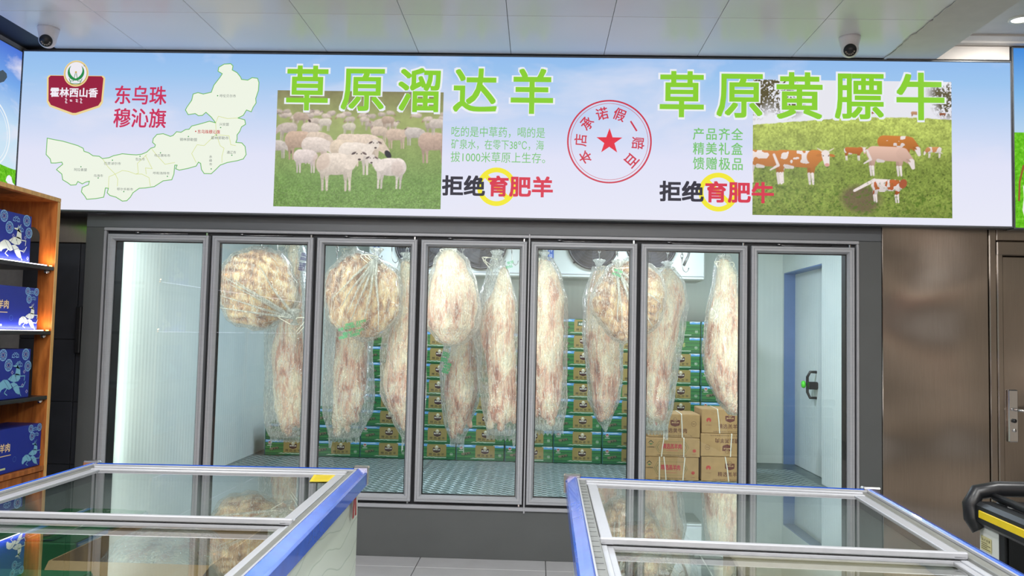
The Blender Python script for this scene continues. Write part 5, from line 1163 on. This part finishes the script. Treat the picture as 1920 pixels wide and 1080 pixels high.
    if rulers:
        b = M_()
        for k in range(26): b.box(bw_+.008, bw_+.028, Ln-.12-k*.055, Ln-.119-k*.055, Z-.0119, Z-.0112)
        b.build('track_marks', BLACK, e)
    return e, org, f, Wd, Ln
Q1 = [(-1.80, 1.32), (-.581, 1.30), (-.679, 3.422), (-1.82, 3.376)]
e1, o1, f1, W1, Ln1 = freezer('glass-lidded chest freezer with blue rim at the left, yellow sticker inside its corner', Q1, .88, 1.14, None)
Q2 = [(.098, 1.30), (1.160, 1.30), (1.309, 3.261), (.123, 3.371)]
e2, o2, f2, W2, Ln2 = freezer('glass-lidded chest freezer with blue rim at the right, ruler marks on its track', Q2, .88, 1.02, None, True)
# yellow sticker and ribbon emblem on the left freezer
a, b_ = at(590, 886, Z=.87), at(632, 886, Z=.87); c_, d_ = at(580, 901, Z=.87), at(618, 901, Z=.87)
f = Flat(); f.poly([(c_.x, c_.y), (d_.x, d_.y), (b_.x, b_.y), (a.x, a.y)], rgb(214, 190, 20), 0)
for k in range(5):
    t = .15+k*.17; p, q = Vector(a).lerp(c_, t), Vector(b_).lerp(d_, t); f.line([tuple(p.lerp(q, .15))[:2], tuple(p.lerp(q, .85 if k else .7))[:2]], .004 if k else .009, rgb(120, 104, 20), 1)
f.build('warning_sticker', e1, PRINT, org=(-o1.x, -o1.y, .8655), U=(1, 0, 0), V=(0, 1, 0), N=(0, 0, 1), step=.0004)
f = Flat(); rc = rgb(150, 34, 34); f.ring(0, .03, .016, .022, rc, 0, 24, 1.5); f.ring(0, .03, .006, .010, rc, 0, 16, 1.9); f.poly([(-.010, 0), (.010, 0), (.016, -.09), (.004, -.09), (0, -.03), (-.004, -.09), (-.016, -.09)][::-1], rc, 0)
pe = at(663, 925, X=-.697); f.build('ribbon_emblem', e1, PRINT, org=(pe.x-o1.x+.004, pe.y-o1.y, pe.z), U=(-.13, 2.8, 0), V=(0, 0, 1.0), N=(1, .046, 0), step=.002)
# contents of the left freezer
def freezer_carton(x, y, z, rz, lab, fz='left'):
    o = bpy.data.objects.new('carton', cmesh); COL.objects.link(o); o.location = (x, y, z); o.rotation_euler = (0, 0, rz)
    c = bpy.data.objects.new('front_print', gmesh[0]); COL.objects.link(c); c.parent = o
    ct = gm[0].mesh('top_print', org=(.006, .075, CH), U=(1, 0, 0), V=(0, 1, 0), N=(0, 0, 1), step=.0003, mat=PRINT) if 'top_print' not in bpy.data.meshes else bpy.data.meshes['top_print']
    c = bpy.data.objects.new('top_print', ct); COL.objects.link(c); c.parent = o
    return tag(o, lab, 'carton', 'green cartons lying in the left chest freezer')
freezer_carton(-1.64, 1.93, .6195, .02, 'green carton lying face up at the near end of the left freezer')
freezer_carton(-1.15, 1.90, .6195, .04, 'green carton lying face up in the near right of the left freezer')
freezer_carton(-1.385, 2.52, .6195, 1.57, 'green carton turned sideways along the left freezer wall')
def open_box(x, y, z, w, d, h, mat, lab):
    b = MB(); t = .005; b.box(0, w, 0, t, 0, h); b.box(0, w, d-t, d, 0, h); b.box(0, t, t, d-t, 0, h); b.box(w-t, w, t, d-t, 0, h); b.box(t, w-t, t, d-t, 0, t)
    b.add([(0, 0, h), (w, 0, h), (w-.02, -.09, h-.05), (.02, -.09, h-.05)], [(0, 1, 2, 3)]); o = b.build('open_carton', mat); o.location = (x, y, z); return tag(o, lab, 'carton')
open_box(-1.36, 2.34, .6195, .46, .50, .15, CARD, 'open brown carton holding a bag of meat in the left freezer')
def meat_bag(x, y, z, rx, ry, rz_, seed, lab):
    e = empty('bagged_meat', (x, y, z)); tag(e, lab, 'meat')
    for nm, k, mt, amp in (('meat', .92, MEAT, .14), ('plastic_bag', 1.05, BAG, .16)):
        n, rows = 48, 28; V = []
        for i in range(rows+1):
            th = math.pi*i/rows
            for j in range(n):
                ph = 2*math.pi*j/n; p = Vector((rx*math.sin(th)*math.cos(ph), ry*math.sin(th)*math.sin(ph), rz_*math.cos(th)))*k
                d = noise.noise(p*7+Vector((seed, 0, 0)))+.5*noise.noise(p*17+Vector((seed, 3, 0))); p *= 1+amp*d; p.z = max(p.z, -rz_*.8*(1 if nm != 'meat' else .9)); V.append(p)
        MB().add(V, [(i*n+j, i*n+(j+1) % n, (i+1)*n+(j+1) % n, (i+1)*n+j) for i in range(rows) for j in range(n)], True).build(nm, mt, e)
    return e
meat_bag(-1.13, 2.585, .710, .185, .20, .09, 3, 'bag of pale meat lying in the open brown carton')
meat_bag(-1.0, 3.07, .705, .22, .17, .10, 8, 'bagged ribs at the far right corner of the left freezer')
b = MB(); b.box(0, .55, 0, .4, 0, .16, .004); b.box(.004, .546, .003, .198, .16, .1625, .001); b.box(.004, .546, .202, .397, .16, .1625, .001); b.box(.0, .55, .190, .210, .1625, .1632)
o = b.build('carton', CARD_P); o.location = (.58, 2.35, .6195); o.rotation_euler = (0, 0, -.08)
f = Flat(); f.text('12', .12, .10, .04, .05, rgb(90, 70, 60), 0); f.text('51', .36, .12, .05, .05, rgb(90, 70, 60), 0); f.build('pen_marks', o, PRINT, org=(0, 0, 0)); tag(o, 'pale closed carton with pen marks inside the right freezer', 'carton')
meat_bag(.38, 2.85, .705, .15, .28, .10, 12, 'bagged meat against the left wall inside the right freezer')
meat_bag(.42, 2.05, .705, .17, .26, .10, 15, 'bagged meat under the near lid of the right freezer')

# ------------------------------------------------------------------ BLACK DELI FREEZER at the right edge
zt = .86; pc = at(1812, 930, Z=zt); org = Vector((pc.x+.02, pc.y, 0)); dx_ = 1.0; Lk = 1.6
ang = math.atan2(.09, 1.0)
df_ = empty('display_freezer', org, -ang*.6); tag(df_, 'black-rimmed deli freezer with yellow stripe at the right edge of the photo', 'freezer')
b = MB(); b.box(.03, 1.0, -1.6, -.01, .05, .42, .01); b.build('cabinet_body', WHITE, df_)
b = MB(); b.box(.025, .045, -.155, -.005, .42, zt-.10, .003); b.build('corner_panel', WHITE, df_)
b = MB(); b.box(.022, .05, -.20, -.155, .42, zt-.10, .003); b.build('corner_post', BLACK, df_); b = MB(); b.box(.022, .05, -1.6, -1.56, .42, zt-.10, .003); b.build('corner_post', BLACK, df_)
b = MB(); b.box(.030, .038, -1.56, -.20, .42, zt-.10); b.build('side_window', SMOKE, df_)
b = MB(); b.box(.045, 1.0, -.012, -.004, .42, zt-.10, .003); b.build('end_panel', BLACK, df_)
b = MB(); b.box(.0, .075, -1.6, -.02, zt-.10, zt-.012, .014); b.box(.075, 1.0, -.09, -.0, zt-.10, zt-.012, .014); b.build('top_frame', BLACK, df_)
b = MB(); b.box(-.004, .006, -1.6, -.06, zt-.068, zt-.040, .002); b.build('yellow_stripe', YELLOW, df_)
b = MB(); b.tube([(.02, -.02, zt-.12), (.0, .0, zt-.08), (-.005, .0, zt-.03), (.02, .0, zt+.015), (.09, .0, zt+.030), (.3, -.0, zt+.034), (1.0, 0, zt+.034)], .030, 14); b.build('bumper_rail', BLACK, df_)
b = MB(); b.tube([(.07, -.03, zt+.005), (.075, -.4, zt-.0), (.075, -1.6, zt-.0)], .014, 10); b.build('inner_rail', BLACK, df_)
b = MB(); b.box(.08, 1.0, -1.6, -.09, zt-.05, zt-.044); b.build('lid_glass', SMOKE, df_)
f = Flat(); f.rect(0, 0, .082, .052, rgb(206, 200, 150), 0)
for k, c in enumerate('技术参数'): f.text(c, .016+.017*k, .040, .011, .010, rgb(70, 66, 40), 1)
for k in range(4): f.line([(.006, .028-.007*k), (.074 if k % 2 else .05, .028-.007*k)], .0022, rgb(96, 92, 60), 1)
f.build('rating_plate', df_, PRINT, org=(.024, -.02, zt-.19), U=(0, -1, 0), V=(0, 0, 1), N=(-1, 0, 0), step=.0012)

# ------------------------------------------------------------------ WOODEN SHELF with gift boxes
SX, SYF = -2.8, 4.745
sh = empty('display_shelf', (SX, SYF, 0)); tag(sh, 'orange wooden shelf unit with black shelves along the left wall', 'shelf')
depth = .44; sl = 1.9; tk = .028; top = 2.145
# far side panel with two rounded cut-outs
def side_panel(y):
    b = MB(); bm = bmesh.new()
    outer = [(-depth, .0), (0, .0), (0, top), (-depth, top)]
    def rr(x0, x1, z0, z1, r, n=8):
        p = []
        for cx, cz, a0 in ((x1-r, z1-r, 0), (x0+r, z1-r, 90), (x0+r, z0+r, 180), (x1-r, z0+r, 270)):
            for k in range(n+1):
                a = math.radians(a0+90*k/n); p.append((cx+r*math.cos(a), cz+r*math.sin(a)))
        return p
    cut = rr(-.36, -.095, .98, 2.0, .06)
    edges = []
    for ring_ in (outer, cut):
        vs = [bm.verts.new((x, 0, z)) for x, z in ring_]; edges += [bm.edges.new((vs[i], vs[(i+1) % len(vs)])) for i in range(len(vs))]
    r_ = bmesh.ops.triangle_fill(bm, edges=edges, use_beauty=True)
    ex = bmesh.ops.extrude_face_region(bm, geom=list(bm.faces)); bmesh.ops.translate(bm, verts=[g for g in ex['geom'] if isinstance(g, bmesh.types.BMVert)], vec=(0, tk, 0))
    bmesh.ops.recalc_face_normals(bm, faces=bm.faces); me = bpy.data.meshes.new('side_panel'); bm.to_mesh(me); bm.free()
    o = link('side_panel', me, WOOD, sh); o.location = (0, y, 0); return o
side_panel(-tk); side_panel(-sl)
for y in (-tk, -sl): MB().box(.0005, .003, y+.001, y+tk-.001, 0, top).build('plywood_edge', WOOD_E, sh)
MB().box(-depth, 0, -sl, 0, top, top+.026, .002).build('top_board', WOOD, sh); MB().box(.0005, .003, -sl, 0, top+.002, top+.024).build('plywood_edge', WOOD_E, sh)
MB().box(-depth+.01, .003, -sl+tk, -tk, .605, .632, .002).build('bottom_board', WOOD, sh)
MB().box(-depth+.01, -.01, -sl+tk, -tk, .03, .60, .003).build('plinth_cabinet', WOOD, sh)
SZ = [1.768, 1.398, 1.028]
for k, z in enumerate(SZ):
    b = MB(); b.box(-.36, -.0, -sl+tk, -tk, z-.022, z, .002); b.build('black_shelf', BLACK, sh)
    b = MB(); b.lathe([(.012, -.03), (.012, .0)], 10, (-.03, -tk, z-.03), 'y'); b.build('shelf_bracket', CHROME, sh)
    if k < 2:
        # the LED lies in a channel at the shelf front, aimed up and back at the boxes
        b = MB(); b.box(-.010, -.002, -sl+tk+.02, -tk-.07, z+.0005, z+.004); b.build('led_strip', LED, sh)
        b = MB(); b.box(-.012, -.006, -tk-.03, -tk-.012, z+.0005, z+.006); b.build('led_end', LEDO, sh)
        area('shelf_led', (SX-.004, SYF-.55, z+.012), (SX-.030, SYF-.55, z+.06), 1.0, .008, 1.1 if k else .7, (.82, .76, 1))
        area('shelf_led_end', (SX-.02, SYF-.075, z+.02), (SX-.05, SYF-.03, z+.13), .02, .02, .22, (1, .55, .2))
sh2 = copy_tree(sh); sh2.location = (SX, SYF-1.93, 0); tag(sh2, 'second wooden shelf unit, seen as lit lines reflected in the left doors')
NB, NB2, CR, LB, GD = rgb(22, 42, 140), rgb(16, 26, 100), rgb(226, 232, 214), rgb(140, 190, 226), rgb(236, 206, 150)
def deer(f, x, y, s, col, lay=3, sx=1.2):
    """stylised leaping deer made of rounded shapes; s = height"""
    P = lambda q: [(x+a*s*sx, y+b*s) for a, b in q]
    f.poly(P([(-.62, .10), (-.58, .30), (-.40, .42), (-.22, .40), (-.06, .26), (.02, .10), (-.10, .04), (-.30, .12), (-.46, .06), (-.52, -.02), (-.60, 0)])[::-1], col, lay)
    f.poly(P([(-.20, .42), (0, .56), (.22, .60), (.36, .56), (.40, .42), (.30, .32), (.10, .30), (-.05, .34)])[::-1], col, lay)
    f.poly(P([(.14, .56), (.18, .80), (.22, .92), (.02, .90), (.04, .86), (.18, .84), (.30, .88), (.38, .74), (.40, .52)])[::-1], col, lay)
    f.poly(P([(-.06, .26), (.10, .30), (.26, .22), (.36, .10), (.44, -.14), (.36, -.16), (.22, -.10), (.10, .04)])[::-1], col, lay)
    f.line(P([(.38, .50), (.62, .50), (.60, .34)]), .035*s, col, lay); f.line(P([(.34, .12), (.56, .10), (.66, .28)]), .035*s, col, lay)
    f.line(P([(-.22, .08), (-.34, -.06), (-.20, -.14)]), .035*s, col, lay); f.line(P([(.40, -.12), (.48, -.22)]), .03*s, col, lay)
    for (a, b_) in (((.24, .90), (.34, 1.06)), ((.20, .92), (.22, 1.02))): f.line(P([a, b_]), .022*s, col, lay)
    for q in ([(-.40, .42), (-.10, .06)], [(.0, .56), (-.12, .32), (.12, .05)], [(.1, .60), (.24, .32)], [(-.1, .04), (.3, .2)]): f.line(P(q), .012*s, NB2, lay+1)
def medallion(f, x, y, r, col, lay=2):
    f.ring(x, y, r*.86, r, col, lay, 24); f.ring(x, y, r*.30, r*.36, rgb(214, 130, 110), lay, 12)
    for k in range(8):
        a = math.pi*k/4; f.ring(x+r*.62*math.cos(a), y+r*.62*math.sin(a), r*.14, r*.22, col, lay, 10)
    for k in range(4):
        a = math.pi*k/2; f.ell(x+r*.30*math.cos(a), y+r*.30*math.sin(a), r*.10, r*.10, col, lay, n=8)
def cloud_orn(f, x, y, s, col, lay=2):
    for k in (-1, 1):
        f.ring(x+k*s*.5, y, s*.18, s*.27, col, lay, 14, 1, -.6, 4.6); f.ring(x+k*s*.2, y+s*.26, s*.12, s*.20, col, lay, 12, 1, -1, 4)
    f.line([(x-s*.8, y-s*.22), (x-s*.3, y-s*.30), (x, y-s*.12), (x+s*.3, y-s*.30), (x+s*.8, y-s*.22)], s*.08, col, lay)
def gift(kind, y1, z0, w, h, label, tilt=0):
    """box front in the plane facing the aisle; y1 = far end"""
    o = MB().box(-.20, 0, -w, 0, 0, h, .003).build('gift_box', NAVYBOX); o.location = (SX-.022, y1, z0+.0012)
    MB().box(-.2005, .0006, -w-.0006, .0006, h-.03, h-.0285).build('lid_seam', NAVYBOX, o)
    f = Flat(); f.rect(-w+.002, .002, -.002, h-.002, NB, 0)
    if kind == 'tall':
        for (u, v, r) in ((-.045, h-.03, .032), (-.24, h-.03, .032), (-.19, h-.085, .033), (-.02, h-.095, .030), (-.40, h-.05, .032)): medallion(f, u, v, r, LB)
        for (u, v) in ((-.135, h-.035), (-.10, h-.085), (-.32, h-.07)): cloud_orn(f, u, v, .038, LB)
        for (u, v) in ((-.155, h-.125), (-.05, h-.125), (-.06, h-.20), (-.125, h-.145), (-.02, h-.235), (-.30, h-.14)): f.poly([(u-.012, v), (u, v-.012), (u+.012, v), (u, v+.012)], rgb(150, 150, 190), 2); f.poly([(u-.005, v), (u, v-.005), (u+.005, v), (u, v+.005)], NB, 3)
        deer(f, -.155, .045, .150, CR if z0 > 1.5 else rgb(120, 180, 206))
    else:
        for (u, v, r) in ((-.02, h-.022, .022), (-.10, h-.022, .022), (-.085, h-.065, .024)): medallion(f, u, v, r, LB)
        for (u, v) in ((-.06, h-.028), (-.045, h-.06)): cloud_orn(f, u, v, .026, LB)
        deer(f, -.085, .030, .112, CR if z0 > 1.2 else rgb(120, 180, 206))
        f.text('羊肉' if z0 > 1.2 else '牛羊肉', -.305 if z0 > 1.2 else -.345, h*.58, .085 if z0 > 1.2 else .13, .045, GD, 3, .02)
        f.line([(-.36, h*.40), (-.27, h*.40)], .004, GD, 3); f.ring(-.235, h*.28, .013, .015, rgb(70, 110, 180), 3, 18); f.rect(-.40, .022, -.31, .032, rgb(190, 200, 150), 3)
    f.build('front_print', o, PRINT, org=(.0004, 0, 0), U=(0, 1, 0), V=(0, 0, 1), N=(1, 0, 0), step=.0003)
    return tag(o, label, 'gift box', 'navy gift boxes on the wooden shelf')
gift('tall', 4.515, SZ[0], .36, .262, 'navy gift box with pale deer on the top shelf')
gift('wide', 4.615, SZ[1], .44, .238, 'navy gift box with gold lettering on the second shelf, lit from below')
gift('tall', 4.572, SZ[2], .36, .268, 'navy gift box with blue deer on the third shelf')
gift('wide', 4.712, .633, .44, .238, 'navy gift box with gold lettering on the bottom board')

# ------------------------------------------------------------------ CAMERAS AND DOWNLIGHT
def dome(px, py, label, aim):
    p = at(px, py-22, Z=H); e = empty('security_camera', (p.x, min(p.y, 5.2), H)); tag(e, label, 'camera', 'white ceiling security cameras')
    MB().lathe([(.001, 0), (.062, 0), (.062, -.010), (.056, -.035), (.050, -.06), (.046, -.07), (.001, -.07)], 32).build('base', CAMW, e)
    bl = empty_c = MB(); pr_ = []
    for k in range(13):
        a = math.pi*k/12; pr_.append((.050*math.sin(a)+.0001, .050*math.cos(a)))
    bl.lathe(pr_, 32, (0, 0, 0)); ball = bl.build('eyeball', CAMW, e); ball.location = (0, -.004, -.075)
    d = Vector(aim).normalized(); ball.rotation_euler = d.to_track_quat('Z', 'Y').to_euler()
    MB().lathe([(.037, .0345), (.036, .046), (.001, .050)], 28).build('lens_window', BLACK, ball)
    led = MB()
    for k in range(6):
        a = math.radians(-20-k*28); led.lathe([(.0052, 0), (.0052, .002), (.001, .003)], 8, (.024*math.cos(a), .024*math.sin(a), .0465))
    led.build('infrared_leds', simple('led_lens_grey', rgb(150, 140, 130), .3) if 'led_lens_grey' not in MATS else MATS['led_lens_grey'], ball)
    return e
dome(91, 75, 'white eyeball security camera on the ceiling above the brand emblem', (.25, -.75, -.35))
dome(1593, 92, 'white eyeball security camera on the ceiling above the cattle picture', (-.25, -.75, -.35))
p = at(1914, 36, Z=H+.13); e = empty('downlight', (p.x, p.y, H+.13)); tag(e, 'round recessed downlight glowing at the top right corner', 'ceiling light')
MB().lathe([(.068, 0), (.068, -.006), (.058, -.010), (.05, -.002)], 32, cap=False).build('trim_ring', WHITE, e); MB().lathe([(.052, -.003), (.001, -.003)], 32, cap=False).build('lamp_face', LAMP, e)
area('downlight_beam', (p.x, p.y, H+.12), (p.x, p.y, 0), .1, .1, 8, (1, .96, .9))
